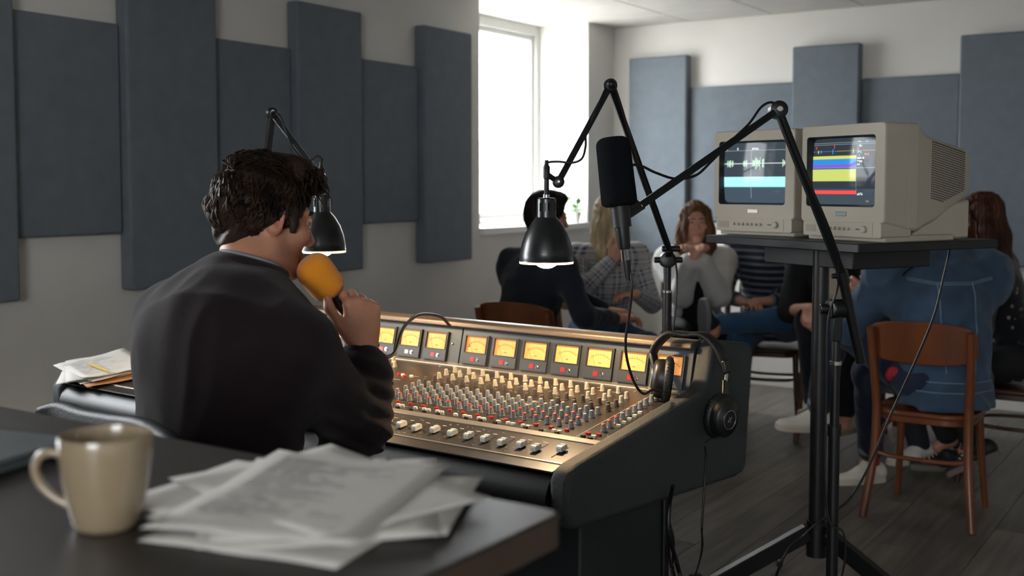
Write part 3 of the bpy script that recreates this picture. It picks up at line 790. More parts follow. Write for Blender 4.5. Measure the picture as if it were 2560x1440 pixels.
MB().lathe(windscreen(.155, .0405, .0385, .012), 32, MM @ Matrix.Translation((0, 0, .062))).build('windscreen', mat('black_foam', '#101216', 0.95, spec=0.1, bump=0.6, bscale=500), MIC, smooth=60)
MB().lathe([(.0085, -.062), (.0095, -.06), (.0095, -.036), (.0105, -.034)], 20, MM).build('connector', M_CHROME, MIC)
MB().lathe([(.006, -.105), (.0085, -.085), (.0108, -.064), (.0108, -.06)], 20, MM).build('plug', M_BLACK, MIC)
mend = mb0 - mic_axis * .10
cpts = smooth_path([mend, PD(1572, 665, 2.5), PD(1579, 720, 2.5), PD(1573, 785, 2.52), PD(1564, 850, 2.54), PD(1568, 900, 2.56), PD(1585, 955, 2.6), PD(1608, 984, 2.64), PD(1632, 974, 2.69), PD(1655, 978, 2.73)], 6)
MB().tube(cpts, .0033).build('cable', mat('cable_maroon', '#1f1113', 0.45), MIC, mtx=Matrix.Translation(-Vector(MIC.location)))

# --- desk lamps on boom arms
M_SHADE = mat('lamp_black', '#14171a', 0.32, coat=0.25); M_SHIN = mat('lamp_inner', '#efe8da', 0.5)
M_BULB = mat('bulb_glass', '#fff0d8', 0.4, emit='#ffd9a0', estr=7.0)
def lamp_head(o, rim, R=.0685, hgt=.105, power=9.0):
    """shade hanging straight down, rim centre at the given world point"""
    loc = Vector(rim) - Vector(o.location); T = Matrix.Translation(loc)
    outer = [(R, 0), (R, .003), (R * .985, .004), (R * .97, .02), (R * .90, .045), (R * .76, .072), (R * .55, .096), (R * .40, .108), (.0255, .110)]
    inner = [(.0245, .108)] + [(r - .0016, z - .001) for r, z in outer[-2:0:-1]] + [(R - .0016, 0)]
    MB().lathe(outer, 40, T, False, False).build('shade', M_SHADE, o, smooth=50)
    MB().lathe(inner, 40, T, False, False).build('shade_lining', M_SHIN, o, smooth=50)
    neck = MB(); nn = 28; z0, z1 = .108, .158
    for k in range(nn):      # slotted neck collar
        if k % 4 == 0: continue
        a0, a1 = 2 * math.pi * k / nn, 2 * math.pi * (k + 1) / nn; p = [(.0245 * math.cos(a0), .0245 * math.sin(a0)), (.0245 * math.cos(a1), .0245 * math.sin(a1)), (.0228 * math.cos(a1), .0228 * math.sin(a1)), (.0228 * math.cos(a0), .0228 * math.sin(a0))]
        neck.prism(p, z0 + .016, z1 - .012, T)
    neck.lathe([(.0248, z0 - .002), (.0245, z0 + .0165)], nn, T, False, False).lathe([(.0245, z1 - .0125), (.024, z1 - .003), (.021, z1), (.006, z1 + .001)], nn, T, False, True)
    neck.build('neck', M_SHADE, o)
    MB().lathe([(.0085, .157), (.0085, .166), (.0065, .167)], 16, T).build('ferrule', M_CHROME, o)
    MB().lathe([(.0065, .166), (.0065, .205), (.0085, .207), (.0085, .235), (.0055, .240), (.0045, .252)], 16, T).build('stem', M_BLACK, o)
    MB().lathe([(R * .985, -.0055), (R * .99, 0.0), (R * .955, 0.0), (R * .95, -.0055)], 40, T, False, False).build('diffuser_ring', mat('lit_diffuser', '#ffe9c8', .5, emit='#ffd690', estr=1.6), o, smooth=40)
    MB().sphere((0, 0, .012), .036, 24, 14, (1, 1, .85), T).lathe([(.02, .045), (.0135, .066), (.0135, .10)], 16, T).build('bulb', M_BULB, o)
    ld = bpy.data.lights.new('lamp_light', 'SPOT'); ld.energy = power; ld.color = (1.0, .69, .38); ld.shadow_soft_size = .03
    ld.spot_size = math.radians(150); ld.spot_blend = 0.35
    lo = bpy.data.objects.new('lamp_light', ld); COL.objects.link(lo); lo.parent = o; lo.location = loc + Vector((0, 0, -.012))
    return Vector(rim) + Vector((0, 0, .22))
def arm_lamp(name, rim, pivot, top, clampp, foot, label, sup, power, cablepts):
    o = empty(name, (foot.x, foot.y, 0), 0, label, 'lamp', 'black boom desk lamps over the console')
    stem = lamp_head(o, rim, power=power)
    wpart(MB().bar(pivot, top, .020, .016, up=sup), 'fore_arm', M_ARM, o, .002)
    wpart(MB().bar(top, clampp, .021, .017, up=sup), 'rear_arm', M_ARM, o, .002)
    ax = sup.normalized()
    tj = disc_joint(disc_joint(MB(), top + ax * .004, ax, .018, .014), top - ax * .014, ax, .016, .012); tj.sphere(top - ax * .024, .012, 12, 8)
    wpart(tj, 'elbow', M_ARM, o)
    pj = disc_joint(MB(), pivot, ax, .015, .028); pj.bar(pivot, stem + Vector((0, 0, -.003)), .016, .013, up=sup); wpart(pj, 'head_joint', M_ARM, o, .002)
    wpart(disc_joint(MB(), pivot - ax * .016, ax, .004, .006), 'bolt', M_CHROME, o)
    sc = Vector((foot.x, foot.y, clampp.z - .055))
    cj = disc_joint(MB(), sc + Vector((0, 0, .02)), ax, .024, .05); cj.bar(clampp, sc + Vector((0, 0, .02)), .026, .02, up=sup).cyl(sc + RT * -.04 + Vector((0, 0, .02)), sc + RT * .045 + Vector((0, 0, .02)), .009)
    wpart(cj, 'stand_clamp', M_STAND, o, .002)
    wpart(MB().cyl(clampp - RT * .02, clampp + RT * .034, .009), 'clamp_knob', M_STAND, o, .002)
    wpart(MB().cyl((foot.x, foot.y, .03), sc, .0115), 'pole', M_STAND, o)
    wpart(MB().cyl((foot.x, foot.y, .5), sc - Vector((0, 0, .075)), .0142), 'lower_tube', M_STAND, o)
    wpart(MB().cyl(sc - Vector((0, 0, .078)), sc - Vector((0, 0, .072)), .0146), 'ring', M_CHROME, o)
    wpart(MB().lathe([(.11, 0), (.115, .006), (.10, .02), (.02, .03)], 28, Matrix.Translation((foot.x, foot.y, 0))), 'base', M_STAND, o)
    wpart(MB().tube(smooth_path(cablepts, 6), .0029), 'cable', M_CABLE, o)
    return o
rim1 = PD(1366, 653, 2.80); piv1 = PD(1396, 455, 2.805); top1 = PD(1526, 214, 2.9); foot1 = PY(1667, 850, 3.06); cl1 = PD(1672, 622, 3.34)
arm_lamp('desk_lamp', rim1, piv1, top1, cl1, foot1, 'black desk lamp lit over the knobs in front of the bright window', FW.copy(), 14.0,
         [PD(1361, 428, 2.80), PD(1366, 408, 2.80), PD(1395, 404, 2.80), PD(1430, 407, 2.8), PD(1455, 396, 2.8), PD(1464, 365, 2.82), PD(1466, 330, 2.85), PD(1490, 275, 2.86), PD(1512, 225, 2.885), PD(1523, 205, 2.89), PD(1542, 230, 2.885), PD(1600, 420, 3.03), PD(1660, 585, 3.24), PD(1680, 630, 3.3), PD(1692, 680, 3.33), PD(1688, 780, 3.34), PD(1680, 850, 3.35)])
rim2 = PD(805, 626, 3.2); piv2 = PD(800, 440, 3.2); top2 = PD(681, 284, 3.3); foot2 = PY(648, 700, 3.04); cl2 = PY(650, 545, 3.0)
arm_lamp('desk_lamp', rim2, piv2, top2, cl2, foot2, 'black desk lamp lit beside the host\'s face', FW.copy(), 14.0,
         [rim2 + Vector((0, 0, .25)), PD(806, 400, 3.2), PD(795, 390, 3.2), PD(775, 400, 3.2), PD(750, 390, 3.2), PD(728, 360, 3.2), PD(712, 320, 3.2), PD(700, 290, 3.2), PD(684, 276, 3.2), PD(676, 300, 3.26), PD(664, 420, 3.6), PD(652, 540, 4.1)])

# ================================================================ headphones over the console's end
CM = Matrix.Rotation(math.radians(-2.8), 4, 'Z'); CM.translation = Vector((-1.165, 1.975, 0))
HP = empty('headphones', (0, 0, 0), 0, 'black closed headphones hung over the console\'s end cheek', 'headphones'); HP.matrix_world = CM
M_HPB = mat('headphone_black', '#131416', 0.4); M_PAD = mat('ear_pad', '#101112', 0.5, bump=0.3, bscale=200)
def cup(c, axis, up):
    M = TR(c, z=axis, x=up)
    e = lambda prof: [(r, z) for r, z in prof]
    S = M @ Matrix.Diagonal((1.16, .93, 1, 1))
    o = MB().lathe([(1e-4, .030), (.022, .0305), (.0235, .0285), (.036, .026), (.041, .020), (.043, .008), (.043, .0)], 32, S, False).build('ear_cup', M_HPB, HP, smooth=50)
    MB().lathe([(.043, .001), (.048, -.003), (.050, -.010), (.047, -.018), (.038, -.022), (.030, -.019), (.028, -.008), (.028, .0)], 36, S, False, False).build('ear_pad', M_PAD, HP, smooth=60)
    fold = MB()
    for k in range(36):
        a = 2 * math.pi * k / 36; fold.tube([S @ Vector((.0485 * math.cos(a), .0485 * math.sin(a), -.003)), S @ Vector((.0503 * math.cos(a), .0503 * math.sin(a), -.010)), S @ Vector((.0475 * math.cos(a), .0475 * math.sin(a), -.018))], .0011, 4)
    fold.build('pad_pleats', M_PAD, HP)['kind'] = 'stuff'
    rg = MB().tube([S @ Vector((.0205 * math.cos(a), .0205 * math.sin(a), .0311)) for a in np.linspace(0, 2 * math.pi, 33)[:-1]], .0006, 6, True).build('logo_ring', mat('logo_silver', '#b9bcc0', 0.3, metal=0.6), o)
    lg = MB()
    for a, b in (((-.006, -.005), (-.002, .001)), ((-.002, .001), (.003, -.004)), ((.0, .003), (.006, .003)), ((.003, -.001), (.007, -.005)), ((-.005, .005), (-.001, .004))):
        lg.bar(S @ Vector((*a, .0312)), S @ Vector((*b, .0312)), .0014, .0007, up=axis)
    lg.build('logo', MATS['logo_silver'], o)
    return S
cL, cR = Vector((-.083, .545, .898)), Vector((.047, .605, .808))
axL, axR = Vector((-.86, -.50, .12)).normalized(), Vector((.93, -.36, -.08)).normalized()
upv = Vector((0.05, .12, 1))
SL, SR = cup(cL, axL, (0.2, .1, 1)), cup(cR, axR, (.1, .05, 1))
bL0, bR0 = Vector((-.138, .585, .950)), Vector((.028, .66, .93)); topB = Vector((-.062, .635, 1.002))
arc = smooth_path([bL0 + Vector((.0, 0, -.006)), Vector((-.129, .592, .974)), Vector((-.103, .612, 1.002)), topB, Vector((-.022, .648, 1.001)), Vector((.010, .655, .972)), bR0], 8)
band = MB(); vs = []; fs = []
for i, p in enumerate(arc):
    t = (arc[min(i + 1, len(arc) - 1)] - arc[max(i - 1, 0)]).normalized(); side = Vector((.35, .93, 0)).normalized(); side = (side - t * side.dot(t)).normalized(); nn = t.cross(side)
    s = math.sin(math.pi * i / (len(arc) - 1)) ** .5; w, th = .012 + .005 * s, .0035 + .0035 * s
    for a in range(12): an = 2 * math.pi * a / 12; vs.append(p + side * w * math.copysign(abs(math.cos(an)) ** .6, math.cos(an)) + nn * th * math.sin(an))
for i in range(len(arc) - 1):
    for a in range(12): fs.append((i * 12 + a, i * 12 + (a + 1) % 12, (i + 1) * 12 + (a + 1) % 12, (i + 1) * 12 + a))
fs += [tuple(range(12))[::-1], tuple(range(len(vs) - 12, len(vs)))]
band.add(vs, fs).build('headband', mat('headband_pad', '#17181a', 0.5, bump=0.2, bscale=200), HP, smooth=50)
MB().bar(bR0 + Vector((0, 0, .012)), bR0 + Vector((.006, 0, -.022)), .026, .014, up=(0, 1, 0)).build('slider_housing', M_HPB, HP, .004)
MB().bar(bR0 + Vector((.006, 0, -.02)), Vector((.040, .640, .882)), .012, .004, up=(0, 1, 0)).build('slider', M_CHROME, HP, .001)
MB().bar(Vector((.039, .643, .892)), Vector((.050, .618, .846)), .026, .008, up=(0, 1, 0)).build('yoke', M_HPB, HP, .003)
MB().bar(bL0 + Vector((0, 0, .004)), Vector((-.118, .572, .915)), .028, .012, up=(0, 1, 0)).build('yoke', M_HPB, HP, .004)
PLGP = PZ(1738, 1452, 0.0)
cordw = [cR + Vector((.012, -.006, -.045))]
CMi = CM.inverted()
def on_cheek(px, py, xl):
    o_, r_ = CMi @ EYE, CMi.to_3x3() @ ray(px, py); return o_ + r_ * ((xl - o_.x) / r_.x)
for px, py, xl in ((1767, 1105, .056), (1765, 1140, .052), (1762, 1200, .05), (1758, 1260, .05), (1755, 1320, .05), (1754, 1380, .05)): cordw.append(on_cheek(px, py, xl))
cordw.append(CMi @ Vector((PLGP.x, PLGP.y, .02)))
MB().tube(smooth_path(cordw, 8), .0027).build('cord', M_CABLE, HP)
PLG = MB().lathe([(.012, 0), (.022, .004), (.024, .018), (.018, .026), (.004, .028)], 20).build('plug', M_BLACK, None)
PLG.location = PZ(1738, 1452, .0); PLG.name = 'cable_box'; tag(PLG, 'small black cable box on the floor under the headphone cord', 'cable box')

# console loom on the floor and monitor leads
def cable(name, pts, r, label, m=None, group=None):
    o = MB().tube(smooth_path(pts, 8), r).build(name, m or M_CABLE); tag(o, label, 'cable', group); return o
cable('cable', [PD(1682, 1215, 2.62), PD(1674, 1260, 2.66), PD(1672, 1330, 2.66), PD(1690, 1400, 2.7), PD(1712, 1470, 2.75), PZ(1740, 1530, .006)], .0052, 'thick black cable dropping from under the console')
cable('cable', [PD(1672, 1300, 2.7), PD(1684, 1350, 2.7), PD(1682, 1410, 2.72), PD(1690, 1470, 2.74), PZ(1690, 1560, .006)], .003, 'thin black cable looping behind the console pedestal')
cable('cable', [PD(1670, 1340, 2.76), PD(1678, 1420, 2.8), PD(1700, 1480, 2.8), PZ(1760, 1570, .006)], .003, 'thin black cable hanging lowest behind the console pedestal')
cable('cable', [PD(2372, 600, 3.52), PD(2374, 625, 3.45), PD(2360, 690, 3.44), PD(2335, 790, 3.42), PD(2290, 900, 3.38), PD(2230, 1030, 3.34), PD(2170, 1170, 3.3), PD(2125, 1245, 3.27), PD(2085, 1280, 3.25), PD(2040, 1310, 3.27), PD(2000, 1345, 3.28), PD(1970, 1375, 3.25), PD(1940, 1440, 3.2), PZ(1900, 1560, .006)], .0036, 'long black monitor lead sagging in front of the denim jacket')
cable('cable', [PD(2306, 612, 3.42), PD(2302, 640, 3.40), PD(2288, 662, 3.39), PD(2268, 678, 3.385), PD(2258, 688, 3.38)], .0036, 'short black lead dangling from the monitor shelf')
# ================================================================ front desk and what lies on it
DZ = 1.07
M_DESK = mat('desk_laminate', '#2e2926', 0.42, var=0.22, vscale=3, stretch=(1.2, 12, 1), bump=0.05, bscale=60, spec=0.5)
DK = empty('desk', (-1.27, .55, 0), 0, 'dark wood standing desk with rounded corner in the foreground', 'desk')
MB().prism(rounded_rect(1.46, .70, .02, 5), DZ - .032, DZ).build('table_top', M_DESK, DK, 0.003, mtx=Matrix.Translation((0, .005, 0)))
MB().prism(rounded_rect(1.462, .702, .021, 5), DZ - .031, DZ - .003).build('edge_band', mat('desk_edge', '#4a3a2e', 0.5, var=.15), DK, mtx=Matrix.Translation((0, .005, 0)))
for sx in (-1, 1):
    for sy in (-1, 1): MB().box((sx * .655 - .025, sy * .27 - .025, 0), (sx * .655 + .025, sy * .27 + .025, DZ - .032)).build('leg', M_BLACK, DK, 0.003)
    MB().box((sx * .655 - .015, -.25, DZ - .12), (sx * .655 + .015, .25, DZ - .07)).build('side_rail', M_BLACK, DK, 0.003)
MB().box((-.64, .255, DZ - .35), (.64, .275, DZ - .033)).build('modesty_panel', M_BLACK, DK, 0.002)

# mug
mugp = PZ(268, 1316, DZ)
MUG = empty('mug', (mugp.x, mugp.y, DZ), 0, 'cream ceramic mug with a looped handle on the desk', 'mug')
M_MUG = mat('mug_glaze', '#94836a', 0.2, coat=0.5, var=.03)
mo = [(.024, 0), (.0275, .001), (.030, .006), (.0345, .025), (.0385, .048), (.0405, .068), (.0408, .0835), (.0402, .0855), (.0390, .0855), (.0383, .083), (.0378, .068), (.0360, .048), (.032, .025), (.027, .010), (.020, .006), (1e-4, .0055)]
MB().lathe(mo, 48, None, True, False).build('body', M_MUG, MUG, smooth=60)
hd = -RT
hp = [hd * .037 + Vector((0, 0, .066)), hd * .050 + Vector((0, 0, .0685)), hd * .060 + Vector((0, 0, .064)), hd * .0645 + Vector((0, 0, .052)), hd * .059 + Vector((0, 0, .038)), hd * .047 + Vector((0, 0, .027)), hd * .034 + Vector((0, 0, .020))]
pts = smooth_path(hp, 6)
MB().tube(pts, .0042, 12).build('handle', M_MUG, MUG, smooth=60)
MB().lathe([(.0372, .060), (1e-4, .0601)], 40, None, False, False).build('coffee', mat('coffee', '#2a160c', 0.1), MUG)

# paper
M_PAPER = mat('paper', '#c6c3bd', 0.85, var=.02, vscale=3); M_INKG = mat('print_grey', '#82858c', 0.9)
def sheet(center, ang, z, seed, curl=.004, w=.21, h=.297, tilt=None, lines=0, m=None, M0=None):
    r = random.Random(seed); nx, ny = 9, 12; vs, fs = [], []
    a1, a2, ph = r.uniform(-1, 1), r.uniform(-1, 1), r.uniform(0, 6)
    def zz(u, v): return curl * (abs(u * v) * 2.2 * (0.4 + .6 * math.sin(ph + 2 * u + v)) ** 2 + .12 * math.sin(3 * u + ph) ** 2)
    for j in range(ny + 1):
        for i in range(nx + 1):
            u, v = 2 * i / nx - 1, 2 * j / ny - 1; vs.append((u * w / 2, v * h / 2, zz(u, v)))
    for j in range(ny):
        for i in range(nx): a = j * (nx + 1) + i; fs.append((a, a + 1, a + nx + 2, a + nx + 1))
    me = MB().add(vs, fs); o = me.build('paper_sheet', m or M_PAPER, None, smooth=60)
    so = o.modifiers.new('thickness', 'SOLIDIFY'); so.thickness = .0004
    if M0 is not None: o.matrix_world = M0
    else: o.location = (center[0], center[1], z); o.rotation_euler = (0, 0, ang)
    if lines:
        pr = MB()
        for k in range(lines):
            v = .8 - k * 1.5 / lines; u0 = -.8; L = r.uniform(.7, 1.5) if k % 5 else .5
            hgt = .004 if k % 5 else .007
            for q in range(8):
                ua, ub = u0 + L * q / 8, u0 + L * (q + .92) / 8
                if r.random() < .15: continue
                z0 = max(zz(ua, v), zz(ub, v)) + .0004
                pr.add([(ua * w / 2, v * h / 2, z0), (ub * w / 2, v * h / 2, z0), (ub * w / 2, v * h / 2 + hgt * .5, z0), (ua * w / 2, v * h / 2 + hgt * .5, z0)], [(0, 1, 2, 3)])
        pr.build('print', M_INKG, o, smooth=0)
    return o
stack = [((-.735, .775), 12), ((-.765, .785), 48), ((-.75, .80), -64), ((-.745, .81), 38), ((-.775, .775), 100), ((-.766, .814), 76), ((-.758, .786), 20)]
for k, (c, a) in enumerate(stack):
    top = k == len(stack) - 1
    o = sheet(c, math.radians(a), DZ + .0012 + k * .0016, k, .0022 if not top else .003, w=.198, h=.278, lines=22 if top else 0)
    tag(o, 'topmost printed white sheet of the fanned stack on the front desk' if top else 'white sheet fanned out below the top one on the front desk', 'paper', 'loose sheets on the front desk')
# closed laptop at the picture's left edge
lc = PZ(78, 1128, DZ + .018)
LP = empty('laptop', (lc.x, lc.y, DZ), math.radians(12), 'closed grey laptop at the far left of the front desk', 'laptop')
MB().prism(rounded_rect(.32, .225, .012, 5, -.16, -.04), .002, .011).build('base', mat('laptop_grey', '#6d7476', 0.35, metal=.6), LP, .002)
MB().prism(rounded_rect(.32, .225, .012, 5, -.16, -.04), .0115, .018).build('lid', mat('laptop_lid', '#828a8c', 0.32, metal=.6), LP, .002)

# papers on the console's left end, with a pencil
def on_panel(x, w, ang, up):
    return CM @ PM_(x, w, up, ang)
pj = [(-1.85, .14, 8), (-1.865, .125, -10), (-1.84, .14, 18), (-1.855, .135, -4), (-1.85, .145, 10)]
for k, (x, w, a) in enumerate(pj):
    o = sheet(None, 0, 0, 40 + k, .007 if k < 3 else .004, lines=20 if k == 4 else 0, M0=on_panel(x, w, math.radians(a + 62), .014 + k * .003))
    tag(o, 'uppermost written sheet of the pile on the console\'s far end' if k == 4 else 'white sheet under the top one on the console\'s far end', 'paper', 'sheets on the console end')
fo = sheet(None, 0, 0, 50, .002, lines=0, m=mat('kraft_card', '#a9764d', .8), M0=on_panel(-1.80, .13, math.radians(70), .010)); fo.name = 'card_folder'
tag(fo, 'brown card sheet under the pile on the console\'s far end', 'folder')
pe = MB().cyl((-.085, 0, .0035), (.075, 0, .0035), .0035, n=6).cyl((.075, 0, .0035), (.09, 0, .0035), .0035, .0005, n=6).build('pencil', mat('pencil_yellow', '#c9a83c', .4), None)
pe.matrix_world = on_panel(-1.80, .09, math.radians(-12), .032); tag(pe, 'yellow pencil lying on the written sheets by the host', 'pencil')

# ================================================================ wooden chairs
M_BENT = mat('bentwood', '#6a3a1e', 0.38, var=.3, vscale=4, stretch=(2, 2, .5), coat=.15, bump=.05)
M_BENTD = mat('bentwood_dark', '#3d2212', 0.4, var=.25, vscale=4, stretch=(2, 2, .5), coat=.15)
def wooden_chair(loc, yaw, label, m, ring=True):
    """bentwood chair, local +y is where the sitter faces; origin on the floor under the seat"""
    o = empty('wooden_chair', loc, yaw, label, 'chair', 'bentwood chairs of the discussion circle')
    sz = .455
    seat = rounded_rect(.41, .40, .13, 8)
    MB().prism(seat, sz - .022, sz).build('seat', m, o, .008, seg=3)
    MB().prism(rounded_rect(.38, .37, .12, 8), sz - .05, sz - .022).build('seat_frame', m, o, .004)
    for s in (-1, 1):
        rear = smooth_path([(s * .215, -.235, .0), (s * .188, -.185, .25), (s * .182, -.172, .45), (s * .190, -.195, .62), (s * .197, -.235, .80)], 5)
        MB().tube(rear, .017, 12, radii=[.0165 + .002 * math.sin(math.pi * i / (len(rear) - 1)) for i in range(len(rear))]).build('rear_post', m, o)
        fr = smooth_path([(s * .185, .20, 0), (s * .168, .165, .25), (s * .160, .15, sz - .03)], 5)
        MB().tube(fr, .016, 12, radii=[.013 + .005 * i / (len(fr) - 1) for i in range(len(fr))]).build('leg', m, o)
    # curved back board
    vs, fs = [], []; nA = 14
    for i in range(nA + 1):
        t = 2 * i / nA - 1; x = t * .215; y = -.232 - .035 * (1 - t * t) + .018; top = .815 + .018 * (1 - t * t) - (.02 * abs(t) ** 8); bot = .655 + .012 * abs(t) ** 2 + (.03 * abs(t) ** 8)
        for th in (0, .013):
            for z in (bot, top): vs.append((x, y + th + (.03 if z < .7 else 0), z))
    for i in range(nA):
        a, b = i * 4, i * 4 + 4
        fs += [(a, b, b + 1, a + 1), (a + 2, a + 3, b + 3, b + 2), (a + 1, b + 1, b + 3, a + 3), (a, a + 2, b + 2, b)]
    fs += [(0, 1, 3, 2), (nA * 4, nA * 4 + 2, nA * 4 + 3, nA * 4 + 1)]
    MB().add(vs, fs).build('backrest', m, o, .004)
    # stretchers
    MB().tube(smooth_path([(-.186, -.18, .27), (-.10, -.168, .255), (.10, -.168, .255), (.186, -.18, .27)], 6), .0095, 10).build('rear_stretcher', m, o)
    if ring:
        MB().tube(smooth_path([(-.183, -.172, .33), (-.155, -.06, .385), (-.13, .05, .40), (.0, .10, .40), (.13, .05, .40), (.155, -.06, .385), (.183, -.172, .33)], 8), .0095, 10).build('hoop_brace', m, o)
    else:
        MB().tube(smooth_path([(-.17, -.17, .27), (-.165, .0, .27), (-.12, .12, .27), (0, .15, .27), (.12, .12, .27), (.165, .0, .27), (.17, -.17, .27)], 8), .009, 10).build('hoop_brace', m, o)
    return o
# ================================================================ people
def V3(*a): return np.array(a, dtype=float)
def unit(v): v = np.asarray(v, float); return v / (np.linalg.norm(v) + 1e-12)

class SDF:
    """signed distance blend of tapered limbs and ellipsoids, meshed as one continuous surface"""
    def __init__(self): self.ops = []
    def cap(self, a, b, ra, rb=None, k=.02, sq=None, sub=False):
        self.ops.append(('c', np.array(a, float), np.array(b, float), ra, ra if rb is None else rb, k, sq, sub)); return self
    def chain(self, pts, radii, k=.02, sq=None):
        for i in range(len(pts) - 1): self.cap(pts[i], pts[i + 1], radii[i], radii[i + 1], k, sq)
        return self
    def ell(self, c, r, R=None, k=.02, sub=False):
        self.ops.append(('e', np.array(c, float), np.array(r, float) * np.ones(3), None if R is None else np.array(R, float), 0, k, None, sub)); return self
    def plane(self, p, n, k=.01):
        """cut away the side n points to"""
        self.ops.append(('p', np.array(p, float), unit(n), 0, 0, k, None, True)); return self
    def _bb(self, o):
        if o[0] == 'c':
            r = max(o[3], o[4]); return np.minimum(o[1], o[2]) - r, np.maximum(o[1], o[2]) + r
        if o[0] == 'e': r = o[2].max(); return o[1] - r, o[1] + r
    def _dist(self, o, P):
        if o[0] == 'c':
            a, ba = o[1], o[2] - o[1]; L2 = ba @ ba + 1e-12
            q = P - a; t = np.clip((q @ ba) / L2, 0, 1); q = q - t[..., None] * ba
            s = 1.0
            if o[6] is not None:
                n, s = unit(o[6][0]), o[6][1]; q = q + ((1 / s - 1) * (q @ n))[..., None] * n
            d = np.sqrt((q * q).sum(-1)) - (o[3] + (o[4] - o[3]) * t)
            return d if s == 1.0 else d * (.5 + .5 * s)
        if o[0] == 'e':
            q = P - o[1]
            if o[3] is not None: q = q @ o[3]
            k0 = np.sqrt(((q / o[2]) ** 2).sum(-1)) + 1e-9; k1 = np.sqrt(((q / o[2] ** 2) ** 2).sum(-1)) + 1e-9
            return k0 * (k0 - 1) / k1
        return (P - o[1]) @ o[2] * -1.0
    def grid(self, h, disp=None, pad=.03):
        bbs = [self._bb(o) for o in self.ops if not o[7] and o[0] != 'p']
        lo = np.min([b[0] for b in bbs], 0) - pad; hi = np.max([b[1] for b in bbs], 0) + pad
        n = np.ceil((hi - lo) / h).astype(int) + 1
        D = np.full(n, .5, np.float32)
        ax = [lo[i] + h * np.arange(n[i]) for i in range(3)]
        for o in self.ops:
            k = o[5]
            if o[0] == 'p': i0, i1 = np.zeros(3, int), n
            else:
                b = self._bb(o); m = k + 2.5 * h
                i0 = np.clip(((b[0] - m - lo) / h).astype(int), 0, n); i1 = np.clip(((b[1] + m - lo) / h).astype(int) + 2, 0, n)
            if (i1 <= i0).any(): continue
            sl = tuple(slice(i0[j], i1[j]) for j in range(3))
            P = np.stack(np.meshgrid(*[ax[j][sl[j]] for j in range(3)], indexing='ij'), -1)
            d2 = self._dist(o, P); d1 = D[sl]
            if o[7]:
                d2 = -d2; g = np.maximum(k - np.abs(d1 - d2), 0) / k; D[sl] = np.maximum(d1, d2) + g * g * k / 4
            else:
                g = np.maximum(k - np.abs(d1 - d2), 0) / k; D[sl] = np.minimum(d1, d2) - g * g * k / 4
        if disp is not None:
            idx = np.nonzero(np.abs(D) < .035)
            P = np.stack([ax[j][idx[j]] for j in range(3)], -1)
            D[idx] -= disp(P).astype(np.float32)
        return D, lo
    def surface(self, h, disp=None):
        D, lo = self.grid(h, disp); S = D < 0; n = np.array(D.shape)
        c = np.zeros(n - 1, np.int8)
        for i in (0, 1):
            for j in (0, 1):
                for k in (0, 1): c += S[i:n[0] - 1 + i, j:n[1] - 1 + j, k:n[2] - 1 + k]
        act = np.nonzero((c > 0) & (c < 8)); na = len(act[0])
        idm = np.full(n - 1, -1, np.int32); idm[act] = np.arange(na)
        acc = np.zeros((na, 3)); cnt = np.zeros(na)
        A = np.stack(act, -1)
        corners = [(i, j, k) for i in (0, 1) for j in (0, 1) for k in (0, 1)]
        for p in corners:
            for ax_ in range(3):
                if p[ax_]: continue
                q = list(p); q[ax_] = 1
                dp = D[A[:, 0] + p[0], A[:, 1] + p[1], A[:, 2] + p[2]]; dq = D[A[:, 0] + q[0], A[:, 1] + q[1], A[:, 2] + q[2]]
                x = (dp < 0) != (dq < 0); t = dp[x] / (dp[x] - dq[x])
                pt = np.tile(np.array(p, float), (x.sum(), 1)); pt[:, ax_] += t
                acc[x] += pt; cnt[x] += 1
        Vx = (A + acc / cnt[:, None]) * h + lo
        F = []
        for ax_ in range(3):
            a, b = (ax_ + 1) % 3, (ax_ + 2) % 3
            s0 = [slice(None)] * 3; s1 = [slice(None)] * 3; s0[ax_] = slice(0, -1); s1[ax_] = slice(1, None)
            for q_ in (a, b): s0[q_] = slice(1, -1); s1[q_] = slice(1, -1)
            S0, S1 = S[tuple(s0)], S[tuple(s1)]
            for flip, msk in ((0, S0 & ~S1), (1, ~S0 & S1)):
                ii = np.stack(np.nonzero(msk), -1)
                if not len(ii): continue
                ii[:, a] += 1; ii[:, b] += 1
                q4 = []
                for da, db in ((0, 0), (1, 0), (1, 1), (0, 1)):
                    jj = ii.copy(); jj[:, a] -= da; jj[:, b] -= db; q4.append(idm[jj[:, 0], jj[:, 1], jj[:, 2]])
                q4 = np.stack(q4, -1); F.append(q4 if not flip else q4[:, ::-1])
        F = np.concatenate(F) if F else np.zeros((0, 4), int)
        return Vx, F
    def build(self, name, h, m, parent=None, disp=None, colour=None, coords=None, relax=1):
        Vx, F = self.surface(h, disp)
        if relax:
            E = np.concatenate([F[:, [0, 1]], F[:, [1, 2]], F[:, [2, 3]], F[:, [3, 0]]])
            for _ in range(relax):
                s = np.zeros_like(Vx); c = np.zeros(len(Vx))
                np.add.at(s, E[:, 0], Vx[E[:, 1]]); np.add.at(c, E[:, 0], 1); np.add.at(s, E[:, 1], Vx[E[:, 0]]); np.add.at(c, E[:, 1], 1)
                Vx = Vx * .5 + .5 * s / np.maximum(c, 1)[:, None]
        me = bpy.data.meshes.new(name)
        me.vertices.add(len(Vx)); me.vertices.foreach_set('co', Vx.astype(np.float32).ravel())
        me.loops.add(len(F) * 4); me.loops.foreach_set('vertex_index', F.astype(np.int32).ravel())
        me.polygons.add(len(F)); me.polygons.foreach_set('loop_start', np.arange(0, len(F) * 4, 4, dtype=np.int32))
        me.update(calc_edges=True)
        me.polygons.foreach_set('use_smooth', np.ones(len(F), bool))
        me.materials.append(m)
